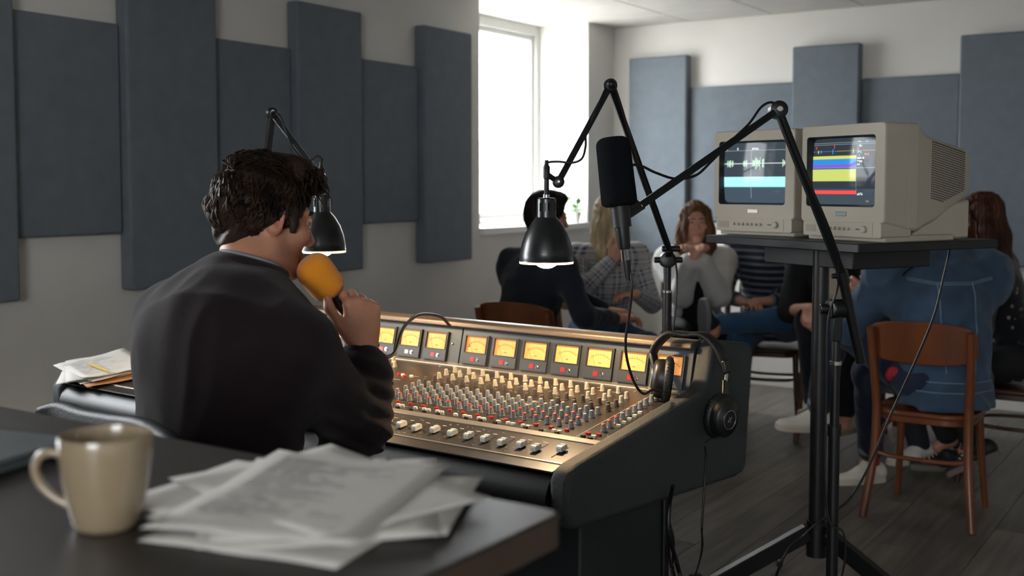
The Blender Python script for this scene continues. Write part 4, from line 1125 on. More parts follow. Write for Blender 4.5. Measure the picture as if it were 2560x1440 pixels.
        if colour is not None:
            a = me.color_attributes.new('Col', 'FLOAT_COLOR', 'POINT'); C = colour(Vx)
            a.data.foreach_set('color', np.concatenate([C, np.ones((len(C), 1))], 1).astype(np.float32).ravel())
        if coords is not None:
            a = me.attributes.new('pc', 'FLOAT_VECTOR', 'POINT'); a.data.foreach_set('vector', coords(Vx).astype(np.float32).ravel())
        return link(name, me, parent)

def folds(amp, freq, seed, direction=(0, 0, 1)):
    """soft cloth creases"""
    r = np.random.default_rng(seed); K = r.normal(size=(5, 3)) * freq; ph = r.uniform(0, 6.3, 5); K += np.outer(r.uniform(-1, 1, 5), np.array(direction)) * freq
    W = r.normal(size=(3, 3)) * freq * .45
    def f(P):
        w = np.sin(P @ W) * .6
        s = 0
        for i in range(5): s = s + np.sin(P @ K[i] + w.sum(-1) * (1 + .3 * i) + ph[i])
        return amp * (1 - np.abs(s / 2.4)) 
    return f

def ik(a, t, l1, l2, pole):
    a, t, pole = np.array(a, float), np.array(t, float), np.array(pole, float)
    d = t - a; L = np.linalg.norm(d); L = min(L, (l1 + l2) * .999); u = unit(d)
    x = (l1 * l1 - l2 * l2 + L * L) / (2 * L); y = math.sqrt(max(0, l1 * l1 - x * x))
    p = pole - u * (pole @ u); p = unit(p)
    return a + u * x + p * y, a + u * L

def hand(S, W, d, back, right=True, curl=(30, 30, 25), spread=1.0, thumb=None, s=1.0, fcurl=None, k=.006):
    """five fingered hand: W wrist, d finger direction, back = back of the hand normal"""
    d = unit(d); back = unit(np.array(back) - d * (np.array(back) @ d)); x = np.cross(d, back) * (-1 if right else 1)   # towards the thumb
    W = np.array(W, float)
    offs = (.031, .0105, -.010, -.029); lens = (.070, .078, .072, .056); kn = (.088, .091, .086, .078)
    for i in range(4):
        K = W + (d * kn[i] + x * offs[i] * spread + back * (.003 - .002 * abs(i - 1.2))) * s
        S.cap(W + (x * offs[i] * .55 + d * .008) * s, K, .0165 * s, .0125 * s, .014 * s)
        p = K; cu = fcurl[i] if fcurl else curl; ang = 0.0
        rr = (.0098, .0092, .0083, .0072) if i < 3 else (.0086, .0080, .0072, .0063)
        dirx = unit(d + x * (offs[i] * 3.0 * (spread - .55)))
        for j, fr in enumerate((.45, .31, .24)):
            ang += math.radians(cu[j]); v = dirx * math.cos(ang) - back * math.sin(ang)
            q = p + v * lens[i] * fr * s; S.cap(p, q, rr[j] * s, rr[j + 1] * s, k); p = q
    S.ell(W + (d * .04 + x * .024 - back * .010) * s, np.array((.018, .026, .015)) * s, np.stack([x, d, back], -1), .016)
    S.ell(W + (d * .035 - x * .024 - back * .008) * s, np.array((.015, .030, .014)) * s, np.stack([x, d, back], -1), .016)
    tp = thumb or ((.030, .030, -.010), (.052, .056, -.016), (.058, .088, -.018), (.056, .112, -.018))
    T = [W + (x * a + d * b + back * c_) * s for a, b, c_ in tp]
    S.chain(T, [.0135 * s, .0115 * s, .0102 * s, .0085 * s], .008)
    return x

def head(S, H, male=True, neck_to=None, ear=True, s=1.0):
    """H: 4x4 head frame, X right, Y forward, Z up, origin between the ears"""
    R = np.array(H.to_3x3()); o = np.array(H.translation)
    L = lambda x, y, z: o + R @ (V3(x, y, z) * s)
    S.ell(L(0, -.012, .032), V3(.074, .096, .090) * s, R, .02)
    S.ell(L(0, .028, -.030), V3(.060, .066, .084) * s, R, .025)
    for q in (-1, 1):
        S.cap(L(q * .052, -.002, -.058), L(q * .016, .072, -.106), .019 * s, .014 * s, .03)
        S.ell(L(q * .042, .058, -.028), V3(.026, .026, .022) * s, R, .02)
        S.cap(L(q * .010, .088, .020), L(q * .044, .072, .021), .0095 * s, .008 * s, .012)
        S.ell(L(q * .031, .098, .001), V3(.0155, .015, .011) * s, R, .010, sub=True)
        S.cap(L(q * .019, .0895, .0085), L(q * .043, .0850, .0075), .0058 * s, .0055 * s, .005); S.cap(L(q * .020, .0890, -.0075), L(q * .042, .0845, -.007), .0052 * s, .005 * s, .005)
        S.ell(L(q * .0108, .099, -.041), V3(.0085, .009, .007) * s, R, .006)
    S.ell(L(0, .074, -.103), V3(.022, .018, .016) * s, R, .018)
    S.cap(L(0, .090, .006), L(0, .113, -.036), .0075 * s, .0108 * s, .012)
    S.cap(L(-.017, .0885, -.0685), L(.017, .0885, -.0685), .0062 * s, .0062 * s, .006)
    S.cap(L(-.014, .0865, -.0785), L(.014, .0865, -.0785), .0072 * s, .0072 * s, .006)
    if ear:
        for q in (-1, 1):
            Re = R @ np.array(Matrix.Rotation(math.radians(q * -22), 3, 'Z')) @ np.array(Matrix.Rotation(math.radians(-10), 3, 'X'))
            S.ell(L(q * .078, -.014, .000), V3(.0075, .0195, .031) * s, Re, .008)
            S.ell(L(q * .076, -.008, -.022), V3(.0065, .011, .013) * s, Re, .008)
            S.ell(L(q * .0865, -.009, -.002), V3(.006, .0095, .017) * s, Re, .006, sub=True)
    if neck_to is not None:
        S.cap(L(0, -.028, -.045), neck_to, (.055 if male else .047) * s, (.062 if male else .052) * s, .03)
    return L, R

def face_parts(parent, L, R, s=1.0, iris='#3a2a1c', brow='#2a1d14', glasses=False):
    for q in (-1, 1):
        e = MB().sphere(tuple(L(q * .031, .0775, .001)), .0118 * s, 14, 10).build('eye', mat('eye_white', '#a99d94', .3), parent)
        c = Vector(L(q * .031, .0775, .001)); f = Vector(R @ V3(0, 1, 0))
        MB().lathe([(.0052 * s, 0), (.0045 * s, .0008), (.0001, .0011)], 14, TR(c + f * .0112 * s, z=f), False).build('iris', mat('iris_' + iris, iris, .15), e)
        b = [tuple(L(q * x, y, z)) for x, y, z in ((.012, .0985, .0215), (.026, .0965, .0255), (.040, .0865, .0245), (.049, .076, .0185))]
        MB().tube(smooth_path(b, 4), .0032 * s, 6).build('eyebrow', mat('brow_' + brow, brow, .8), parent)
    if glasses:
        g = MB()
        for q in (-1, 1):
            g.tube([tuple(L(q * .034 + .022 * math.cos(a), .104 - .012 * (math.cos(a) * q + 1) * .3, -.003 + .018 * math.sin(a))) for a in np.linspace(0, 6.28, 20)[:-1]], .0013, 6, True)
            g.tube([tuple(L(q * .056, .094, .002)), tuple(L(q * .078, .04, .004)), tuple(L(q * .081, -.010, .006))], .0014, 6)
        g.tube([tuple(L(-.012, .106, 0)), tuple(L(.012, .106, 0))], .0013, 6)
        g.build('glasses', M_BLACK, parent)

def locks(parent, roots, name, m, rad=.004, n=5, sides=4):
    """hair locks: list of polylines (world/local points), tapered"""
    vs, fs = [], []
    for P in roots:
        P = np.asarray(P); T = np.gradient(P, axis=0); T /= np.linalg.norm(T, axis=1)[:, None] + 1e-9
        ref = V3(.3, .5, .81); N = np.cross(T, ref); N /= np.linalg.norm(N, axis=1)[:, None] + 1e-9; B = np.cross(T, N)
        mlen = len(P); o = len(vs)
        for i in range(mlen):
            t = i / (mlen - 1); r = rad * (0.55 + .9 * t if t < .45 else 1.0 * (1 - (t - .45) / .55) ** .7 + .04)
            for a in range(sides):
                an = 2 * math.pi * a / sides; vs.append(P[i] + (N[i] * math.cos(an) * 1.25 + B[i] * math.sin(an) * .8) * r)
        for i in range(mlen - 1):
            for a in range(sides): fs.append((o + i * sides + a, o + i * sides + (a + 1) % sides, o + (i + 1) * sides + (a + 1) % sides, o + (i + 1) * sides + a))
    return MB().add(vs, fs).build(name, m, parent, smooth=80)

def skin_colour(base, tints):
    b = np.array(lin(base)[:3])
    def f(P):
        C = np.tile(b, (len(P), 1))
        for c, r, col, w in tints:
            d = np.linalg.norm((P - c) / r, axis=1); a = (np.clip(1.4 - d, 0, 1) ** 1.2)[:, None] * w
            C = C * (1 - np.minimum(a, 1)) + np.array(lin(col)[:3]) * np.minimum(a, 1)
        return C
    return f
def skin_mat(name): return mat(name, '#c08a70', .48, attr='Col', sss=.12, var=.06, vscale=30, bump=.15, bscale=420)
M_SKIN = skin_mat('skin')
def hair_mat(name, c, c2): return mat(name, c, .6, var=.3, vscale=26, col2=c2, spec=.22, bump=.3, bscale=90, stretch=(1, 1, .25))

def pattern_material(name, kind, c1, c2, c3=None, scale=1.0, rough=.9):
    """cloth whose print follows the 'pc' attribute (around, along, part)"""
    m = mat(name, c1, rough, bump=.3, bscale=500, spec=.2, sheen=.2); nt = m.node_tree; N = nt.nodes; L = nt.links; b = N['Principled BSDF']
    a = N.new('ShaderNodeAttribute'); a.attribute_name = 'pc'; sp_ = N.new('ShaderNodeSeparateXYZ'); L.new(a.outputs['Vector'], sp_.inputs[0])
    def band(sock, period, duty, off=0.0):
        mu = N.new('ShaderNodeMath'); mu.operation = 'MULTIPLY_ADD'; mu.inputs[1].default_value = 1 / period; mu.inputs[2].default_value = off; L.new(sock, mu.inputs[0])
        fr = N.new('ShaderNodeMath'); fr.operation = 'FRACT'; L.new(mu.outputs[0], fr.inputs[0])
        lt = N.new('ShaderNodeMath'); lt.operation = 'LESS_THAN'; lt.inputs[1].default_value = duty; L.new(fr.outputs[0], lt.inputs[0])
        return lt.outputs[0]
    def mixc(A, B, fac):
        x = N.new('ShaderNodeMix'); x.data_type = 'RGBA'
        if isinstance(fac, float): x.inputs['Factor'].default_value = fac
        else: L.new(fac, x.inputs['Factor'])
        for s_, v in (('A', A), ('B', B)):
            if isinstance(v, tuple): x.inputs[s_].default_value = v
            else: L.new(v, x.inputs[s_])
        return x.outputs['Result']
    if kind == 'stripes':
        col = mixc(lin(c1), lin(c2), band(sp_.outputs[1], .030 * scale, .38))
    elif kind == 'plaid':
        half = lambda s_: s_
        def w(sock, f):
            q = N.new('ShaderNodeMath'); q.operation = 'MULTIPLY'; q.inputs[1].default_value = f; L.new(sock, q.inputs[0]); return q.outputs[0]
        col = mixc(lin(c1), lin(c2), w(band(sp_.outputs[0], .062 * scale, .5), .5))
        col = mixc(col, lin(c2), w(band(sp_.outputs[1], .062 * scale, .5), .5))
        col = mixc(col, lin(c3), w(band(sp_.outputs[0], .062 * scale, .14, .32), .4))
        col = mixc(col, lin(c3), w(band(sp_.outputs[1], .062 * scale, .14, .32), .4))
        col = mixc(col, lin('#b06a45'), w(band(sp_.outputs[1], .062 * scale, .05, .70), .5))
    elif kind == 'floral':
        vo = N.new('ShaderNodeTexVoronoi'); vo.inputs['Scale'].default_value = 34 / scale; tc = N.new('ShaderNodeTexCoord'); L.new(tc.outputs['Object'], vo.inputs['Vector'])
        lt = N.new('ShaderNodeMath'); lt.operation = 'LESS_THAN'; lt.inputs[1].default_value = .30; L.new(vo.outputs['Distance'], lt.inputs[0])
        rp = N.new('ShaderNodeValToRGB'); rp.color_ramp.interpolation = 'CONSTANT'; e = rp.color_ramp.elements
        e[0].color = lin(c1); e[1].position = .35; e[1].color = lin(c2); n3 = e.new(.72); n3.color = lin(c3)
        sx = N.new('ShaderNodeSeparateColor'); L.new(vo.outputs['Color'], sx.inputs[0]); L.new(sx.outputs[0], rp.inputs['Fac'])
        col = mixc(lin(c1), rp.outputs['Color'], lt.outputs[0])
    L.new(col, b.inputs['Base Color'])
    return m

def limb_coords(arms, torso_u):
    """pattern coordinates: torso (around, along spine), arms (around, along arm)"""
    def f(P):
        out = np.stack([np.arctan2(P[:, 0], P[:, 1] + 1e-6) * .13, P @ torso_u, np.zeros(len(P))], -1)
        best = np.full(len(P), .085)
        for chain in arms:
            acc = 0.0
            for i in range(len(chain) - 1):
                a, b = chain[i], chain[i + 1]; ba = b - a; L2 = np.linalg.norm(ba); t = np.clip(((P - a) @ ba) / L2 ** 2, 0, 1); q = P - a - t[:, None] * ba
                d = np.linalg.norm(q, axis=1); w = d < best - (.03 if i == 0 else 0) * (1 - t)
                n1 = unit(np.cross(ba, V3(0, .3, 1))); n2 = np.cross(unit(ba), n1)
                out[w, 0] = (np.arctan2(q @ n1, q @ n2) * .05)[w]; out[w, 1] = (acc + t * L2)[w]; best[w] = d[w]; acc += L2
        return out
    return f

def shoe(parent, ankle, toe_dir, m_up, m_sole, up=(0, 0, 1), L=.275, laces=None, sock=None):
    """sneaker: upper, sole, laces; ankle = ankle joint"""
    f = unit(np.array(toe_dir) - unit(up) * (np.array(toe_dir) @ unit(up))); u = unit(up); x = np.cross(f, u); A = np.array(ankle, float)
    base = A - u * .085
    S = SDF(); g = lambda a, b, c_: base + x * a + f * b + u * c_
    S.cap(g(0, -.045, .042), g(0, .04, .040), .037, .041, .02, (u, .95)); S.cap(g(0, .04, .036), g(.003, .155, .022), .043, .030, .03, (u, .62))
    S.cap(g(0, -.038, .06), g(0, .01, .075), .034, .036, .02); S.plane(g(0, 0, .008), -u, .004)
    S.ell(g(0, -.01, .115), V3(.028, .036, .03), np.stack([x, f, u], -1), .008, sub=True)
    o = S.build('shoe', .007, m_up, parent)
    pts = []
    for k in range(28):
        a = 2 * math.pi * k / 28; b = math.sin(a); yy = .055 + .135 * math.cos(a) ; w = .0445 * abs(math.sin(a)) ** .6 * (1 + .08 * math.cos(a)) * (1 if yy > 0 else .9)
        pts.append((math.copysign(w, b), yy))
    M = Matrix((Vector(x), Vector(f), Vector(u))).transposed().to_4x4(); M.translation = Vector(base)
    MB().prism(pts[::-1] if False else pts, -.004, .024, M, top=[(px * .96, .055 + (py - .055) * .985) for px, py in pts]).build('sole', m_sole, o, .003)
    lc = MB()
    for k in range(5):
        y = .045 + k * .017; h = .082 - k * .0085
        lc.tube([tuple(g(-.017, y, h - .006)), tuple(g(0, y + .004, h + .002)), tuple(g(.017, y, h - .006))], .0028, 5)
    lc.build('laces', laces or mat('lace_white', '#d9d6ce', .8), o)
    if sock is not None:
        SDF().cap(g(0, -.012, .075), g(0, -.012, .15), .034, .036).build('sock', .008, sock, parent)
    return o
# ---------------------------------------------------------------- the host at the console
def Wp(px, py, d): return np.array(PD(px, py, d))
rt, fw, upn = np.array(RT), unit(V3(FW.x, FW.y, 0)), V3(0, 0, 1)
M_KNIT = mat('sweater_knit', '#1f1719', .92, spec=.12, sheen=.12, var=.12, vscale=18, bump=.35, bscale=700)
M_RIB = mat('sweater_rib', '#251c1e', .92, spec=.12, sheen=.12, bump=.3, bscale=700)
pel = Wp(520, 1400, 2.27); pel[2] = .60
HOST = empty('person', (pel[0], pel[1], 0), 0, 'man in a dark sweater at the console speaking into an orange-foam microphone', 'person')
HL = Matrix.Translation(-Vector(HOST.location))
def hfix(o): o.matrix_local = HL; return o
c7 = Wp(612, 668, 2.31); chest = Wp(575, 880, 2.26); shL = Wp(432, 802, 2.38); shR = Wp(742, 868, 2.17)
waist = Wp(545, 1120, 2.25)
elR = Wp(880, 1062, 2.36); wrR = Wp(906, 872, 2.42)
elL = Wp(470, 1010, 2.62); wrL = Wp(600, 985, 2.83)
# head frame
phi = math.radians(51); hf = rt * math.sin(phi) + fw * math.cos(phi); hf = unit(hf - upn * .16); hr = unit(np.cross(hf, upn)); hu = np.cross(hr, hf)
hc = Wp(662, 545, 2.37)
Hm = Matrix((Vector(hr), Vector(hf), Vector(hu))).transposed().to_4x4(); Hm.translation = Vector(hc)
S = SDF(); HS = 1.0
L, R = head(S, Hm, True, c7 + V3(0, 0, -.02), s=HS)
S.cap(L(0, .0, -.075), c7 + hf * .045 + V3(0, 0, -.03), .045, .05, .03)
S.ell(chest, V3(.15, .12, .12), None, .03); S.ell(waist, V3(.14, .11, .16), None, .06); S.cap(shL + V3(0, 0, -.05), shR + V3(0, 0, -.05), .04, .04, .03)
S.chain([shR, elR, wrR], [.045, .04, .030], .02); S.chain([shL, elL, wrL], [.045, .04, .028], .02)
# right hand closed round the microphone
mic_a = Wp(806, 700, 2.405); mic_b = Wp(915, 838, 2.47)
mdir = unit(mic_a - mic_b)
view = -unit(np.array(FW))
kn0 = Wp(906, 772, 2.415)
hd_ = unit(kn0 - wrR); bk = unit(view * .8 + rt * .55 + upn * .15)
hx = hand(S, wrR + hd_ * .004, hd_, bk, True, s=1.06, spread=1.0,
          fcurl=[(52, 78, 50), (62, 85, 55), (68, 88, 58), (72, 88, 58)],
          thumb=((.030, .022, .002), (.053, .050, .0), (.068, .083, -.012), (.070, .114, -.022)))
hand(S, wrL, unit(wrL - elL), upn, False, curl=(18, 20, 15))
sk = skin_colour('#b98268', [(L(0, .075, -.085), V3(.065, .06, .05) * HS, '#6b4a3e', .75), (L(.045, .04, -.075), V3(.045, .055, .04) * HS, '#7a5546', .6), (L(-.045, .04, -.075), V3(.045, .055, .04) * HS, '#7a5546', .6),
                               (L(.08, -.01, 0), V3(.02, .03, .035), '#c2705c', .6), (L(0, .089, -.073), V3(.024, .012, .012), '#a05a50', .8)])
body = hfix(S.build('body', .0038, M_SKIN, HOST, colour=sk, relax=1))
_before = set(bpy.data.objects)
face_parts(HOST, L, R, HS, brow='#17110d')
for o in set(bpy.data.objects) - _before:
    if o.parent is HOST: hfix(o)
# sweater
T = SDF()
T.cap(waist + V3(0, 0, -.20), waist, .165, .168, .05, (fw * .6 + rt * .8 if False else V3(*hf), .80)); T.cap(waist, chest, .172, .182, .06, (V3(0, 1, 0), .78))
T.cap(chest, c7 + V3(0, 0, -.12) - fw * .01, .175, .10, .06, (V3(0, 1, 0), .8))
T.cap(shL + V3(.01, 0, 0), Wp(570, 722, 2.31), .078, .070, .04); T.cap(shR + V3(0,0,.012), Wp(640, 775, 2.26), .074, .070, .04); T.cap(Wp(590, 735, 2.31), Wp(640, 750, 2.29), .070, .060, .04)
T.ell(Wp(475, 880, 2.30), V3(.115, .10, .13), None, .06); T.ell(Wp(660, 930, 2.18), V3(.115, .09, .13), None, .06)
T.chain([shR + V3(.0, 0, -.01), elR + (elR - shR) * .03, wrR + (elR - wrR) * .22], [.076, .066, .047], .03)
T.chain([shL, elL, wrL + (elL - wrL) * .2], [.078, .064, .046], .03)
T.cap(elR + V3(0, 0, -.012), elR + (wrR - elR) * .35, .066, .060, .03)
# bunched folds where the sleeve bends
ax_f = unit(wrR - elR); ax_u = unit(shR - elR)
for k, (tt, rr, off) in enumerate(((.30, .060, -.008), (.45, .057, .004), (.60, .0545, -.006), (.73, .051, .003))):
    cpt = elR + (wrR - elR) * tt; side = unit(np.cross(ax_f, view))
    T.cap(cpt - side * .022 + ax_f * off, cpt + side * .022 - ax_f * off * 1.5, rr * .80, rr * .76, .016)
def sweater_disp(P):
    f1 = folds(.0045, 16, 3, (0, 0, 1))(P) * .8
    # drapes running from the shoulder blades to the elbow and waist
    u = P @ rt; v = P[:, 2]
    drape = .006 * np.sin(26 * (u * .85 + v * .5) + 1.2 * np.sin(9 * v)) * np.clip((1.18 - v) * 3, 0, 1)
    d = np.linalg.norm(P - elR, axis=1); t = (P - elR) @ ax_f
    el = np.exp(-(d / .13) ** 2) * (.0065 * np.sin(150 * t + 40 * ((P - elR) @ unit(np.cross(ax_f, ax_u)))) )
    return f1 * 1.0 + drape * .9 + el
sw = hfix(T.build('sweater', .0058, M_KNIT, HOST, disp=sweater_disp, relax=1))
# ribbed cuff: ring of knit ribs
cuff = MB(); ca = wrR + (elR - wrR) * .31; cb = wrR + (elR - wrR) * .02; ddir = unit(cb - ca); n1 = unit(np.cross(ddir, upn + rt * .3)); n2 = np.cross(ddir, n1)
vs, fs = [], []; NR = 96
for j, (t, rr) in enumerate(((0, .0455), (.12, .0455), (.5, .0440), (.9, .0425), (1, .0405), (1.0, .036))):
    for k in range(NR):
        a = 2 * math.pi * k / NR; r_ = rr + (.0012 if k % 2 else -.0002) * (1 if 0 < j < 4 else .3)
        vs.append(ca + (cb - ca) * t + (n1 * math.cos(a) * 1.0 + n2 * math.sin(a) * .86) * r_)
for j in range(5):
    for k in range(NR): fs.append((j * NR + k, j * NR + (k + 1) % NR, (j + 1) * NR + (k + 1) % NR, (j + 1) * NR + k))
hfix(cuff.add(vs, fs).build('cuff', M_RIB, HOST, smooth=60))
# collar rib and the shirt edge
nk = unit(L(0, -.02, 0) - c7); nk = unit(V3(0, 0, 1) + hf * .33); q1 = unit(np.cross(nk, hf)); q2 = np.cross(nk, q1)
def ring(c, rr, r0, name, m, sq=.92):
    P = [c + (q1 * math.cos(a) + q2 * math.sin(a) * sq) * rr for a in np.linspace(0, 2 * math.pi, 49)[:-1]]
    return hfix(MB().tube(P, r0, 10, True).build(name, m, HOST, smooth=60))
cen = c7 + V3(0, 0, .002) + hf * .014
ring(cen, .072, .0135, 'collar', M_RIB); ring(cen + nk * .014 - hf * .003, .067, .0055, 'shirt_edge', mat('shirt_grey', '#7d8288', .9))
# jeans and shoes under the desk
J = SDF(); hips = waist + V3(0, 0, -.22)
for s_ in (-1, 1):
    hp_ = hips + V3(s_ * .10, 0, -.02); kn_ = hips + V3(s_ * .17, .42, -.02); an_ = hips + V3(s_ * .15, .40, -.46); an_[2] = .10
    J.chain([hp_, kn_, an_], [.09, .068, .05], .04)
    sh_o = shoe(HOST, an_, V3(s_ * .1, 1, 0), mat('shoe_dark', '#1c1c1e', .7), mat('sole_dark', '#2a2a2c', .7)); hfix(sh_o)
J.cap(hips + V3(-.08, 0, .02), hips + V3(.08, 0, .02), .125, .125, .05)
hfix(J.build('trousers', .010, mat('jeans_black', '#15171c', .85, bump=.3, bscale=400), HOST, disp=folds(.004, 18, 9)))
# hair: dense cap plus separate wavy locks
M_HAIR = hair_mat('hair_dark', '#120d0a', '#3a291e')
Hh = SDF()
Hh.ell(L(0, -.014, .038), V3(.081, .101, .090) * HS, R, .02); Hh.ell(L(0, .035, .098), V3(.066, .072, .042) * HS, R, .02); Hh.ell(L(0, -.066, -.005), V3(.062, .040, .075) * HS, R, .02)
Hh.ell(L(0, .100, .088), V3(.05, .022, .028) * HS, R, .015)
Hh.ell(L(0, .118, -.025), V3(.088, .090, .098) * HS, R, .012, sub=True)
for q_ in (-1, 1):
    Hh.ell(L(q_ * .088, -.004, -.028), V3(.036, .034, .046) * HS, R, .008, sub=True); Hh.ell(L(q_ * .073, .030, .006), V3(.006, .008, .028) * HS, R, .008)
Hh.plane(L(0, 0, -.094), R @ V3(0, -.15, -1), .01)
hair = hfix(Hh.build('hair', .005, M_HAIR, HOST, disp=lambda P: folds(.006, 70, 5)(P)))
rl = random.Random(11); strands = []
Hi = np.linalg.inv(np.array(Hm))
for k in range(3400):
    th = rl.uniform(0, 2 * math.pi); z = rl.uniform(-.9, 1); rr = math.sqrt(max(0, 1 - z * z)); n = V3(rr * math.cos(th), rr * math.sin(th), z)
    p = V3(0, -.014, .038) + n * V3(.080, .100, .088)
    if p[2] < -.085: continue
    if p[2] < .03 and p[1] < -.02: p = p + n * .013
    if p[1] > .03 and p[2] < .075: continue                        # face
    if p[2] < .006 and p[1] > -.032: continue                     # ears and temples
    fl = V3(n[0] * .7, -.15 + n[1] * .9, -.55 - .5 * max(0, -n[1]))                 # flow away from the crown, downwards
    if p[2] > .085: fl = V3(n[0] * .9 + rl.uniform(-.5, .5), .75 + rl.uniform(-.4, .4), -.05)      # top swept forward
    fl = unit(fl - n * (fl @ n)); sd = np.cross(n, fl); ln = rl.uniform(.028, .052) if p[2] > -.03 else rl.uniform(.018, .03); ph, am = rl.uniform(0, 6.3), rl.uniform(.003, .0075)
    lift = rl.uniform(.001, .008) * (1.8 if p[2] > .09 else 1)
    P = []
    for i in range(6):
        t = i / 5; P.append(L(*(p + fl * ln * t + sd * am * math.sin(ph + 4.2 * t) + n * (.002 + lift * math.sin(math.pi * min(1, t * 1.05)) - .010 * t * t * (1 if p[2] < .09 else .3)))))
    strands.append(P)
for k in range(150):                                             # curls falling over the forehead
    a = rl.uniform(-.06, .075); p = V3(a, .050 + rl.uniform(-.03, .022), .100 + rl.uniform(-.022, .014)); ph = rl.uniform(0, 6.3); P = []
    for i in range(7):
        t = i / 6; P.append(L(*(p + V3(.010 * math.sin(ph + 5 * t) + a * .25 * t, .034 * t + .008 * math.cos(ph + 5 * t), .012 * math.sin(2.6 * t) - .045 * t * t))))
    strands.append(P)
hfix(locks(HOST, strands, 'hair_locks', M_HAIR, .0034))

# hand-held microphone
HM = empty('handheld_microphone', mic_a, 0, 'black hand-held microphone with an orange foam cover at the host\'s mouth', 'microphone')
MMh = frame(Vector(mdir)).to_4x4()
MB().lathe(windscreen(.098, .0385, .0405, .020), 40, MMh @ Matrix.Translation((0, 0, -.038))).build('foam_cover', mat('orange_foam', '#ee9426', .95, spec=.1, bump=.5, bscale=450, sheen=.3), HM, smooth=60)
MB().lathe([(.0115, -.20), (.0125, -.195), (.0135, -.10), (.0165, -.045), (.0165, -.03)], 24, MMh).build('handle', M_STAND, HM)
MB().lathe([(.0175, -.040), (.0178, -.037), (.0175, -.034)], 24, MMh, False, False).build('ring', M_CHROME, HM)
ce = mic_a - mdir * .20
cpts = [ce, ce - mdir * .03, Wp(945, 885, 2.50), Wp(968, 893, 2.52), Wp(987, 880, 2.55), Wp(998, 845, 2.6), Wp(1012, 815, 2.68), Wp(1042, 789, 2.80), Wp(1075, 786, 2.92), Wp(1105, 794, 3.03), Wp(1125, 815, 3.12)]
MB().tube(smooth_path([tuple(p) for p in cpts], 8), .0042, 10).build('cable', M_CABLE, HM, mtx=Matrix.Translation(-Vector(HM.location)))

# office chair behind him
CH = empty('office_chair', (pel[0], pel[1], 0), 0, 'black swivel chair with a curved backrest under the host', 'chair')
cl_ = lambda p: tuple(np.array(p) - V3(pel[0], pel[1], 0))
MB().prism(rounded_rect(.46, .46, .12, 6), .44, .50).build('seat', M_LEATHER, CH, .015, seg=3)
rail = smooth_path([cl_(Wp(104, 1022, 2.36)), cl_(Wp(150, 1012, 2.33)), cl_(Wp(210, 1030, 2.25)), cl_(Wp(280, 1042, 2.16)), cl_(Wp(350, 1052, 2.06)), cl_(Wp(410, 1082, 1.97)), cl_(Wp(460, 1130, 1.91)), cl_(Wp(520, 1200, 1.88))], 6)
vs, fs = [], []
for i, p in enumerate(rail):
    t = rail[min(i + 1, len(rail) - 1)] - rail[max(i - 1, 0)]; t.z = 0; t.normalize(); nn = Vector((-t.y, t.x, 0))
    for a, b in ((-.016, -.004), (-.012, .004), (0, .007), (.012, .004), (.016, -.004), (.012, -.10), (.006, -.26), (-.006, -.26), (-.012, -.10)): vs.append(p + nn * a + Vector((0, 0, b)))
for i in range(len(rail) - 1):
    for k in range(9): fs.append((i * 9 + k, i * 9 + (k + 1) % 9, (i + 1) * 9 + (k + 1) % 9, (i + 1) * 9 + k))
fs += [tuple(range(9))[::-1], tuple(range(len(vs) - 9, len(vs)))]
MB().add(vs, fs).build('backrest', mat('chair_black', '#12181a', .55, spec=.25, bump=.2, bscale=200), CH, smooth=60)
br = rail[len(rail) // 2]
MB().tube(smooth_path([br + Vector((0, 0, -.2)), br + Vector((.02, .03, -.42)), (0, 0, .42)], 6), .016).build('back_bar', M_STEEL, CH)
MB().cyl((0, 0, .09), (0, 0, .44), .028).build('column', M_STEEL, CH)
for k in range(5):
    a = 2 * math.pi * k / 5 + .3; e = Vector((math.cos(a) * .30, math.sin(a) * .30, .075))
    lg = MB().bar((0, 0, .10), e, .03, .04, up=(0, 0, 1)).build('leg', M_STEEL, CH, .004)
    MB().lathe([(.024, -.01), (.027, 0), (.024, .01)], 14, TR((e.x, e.y, .028), z=(-math.sin(a), math.cos(a), 0))).build('caster', M_BLACK, lg)
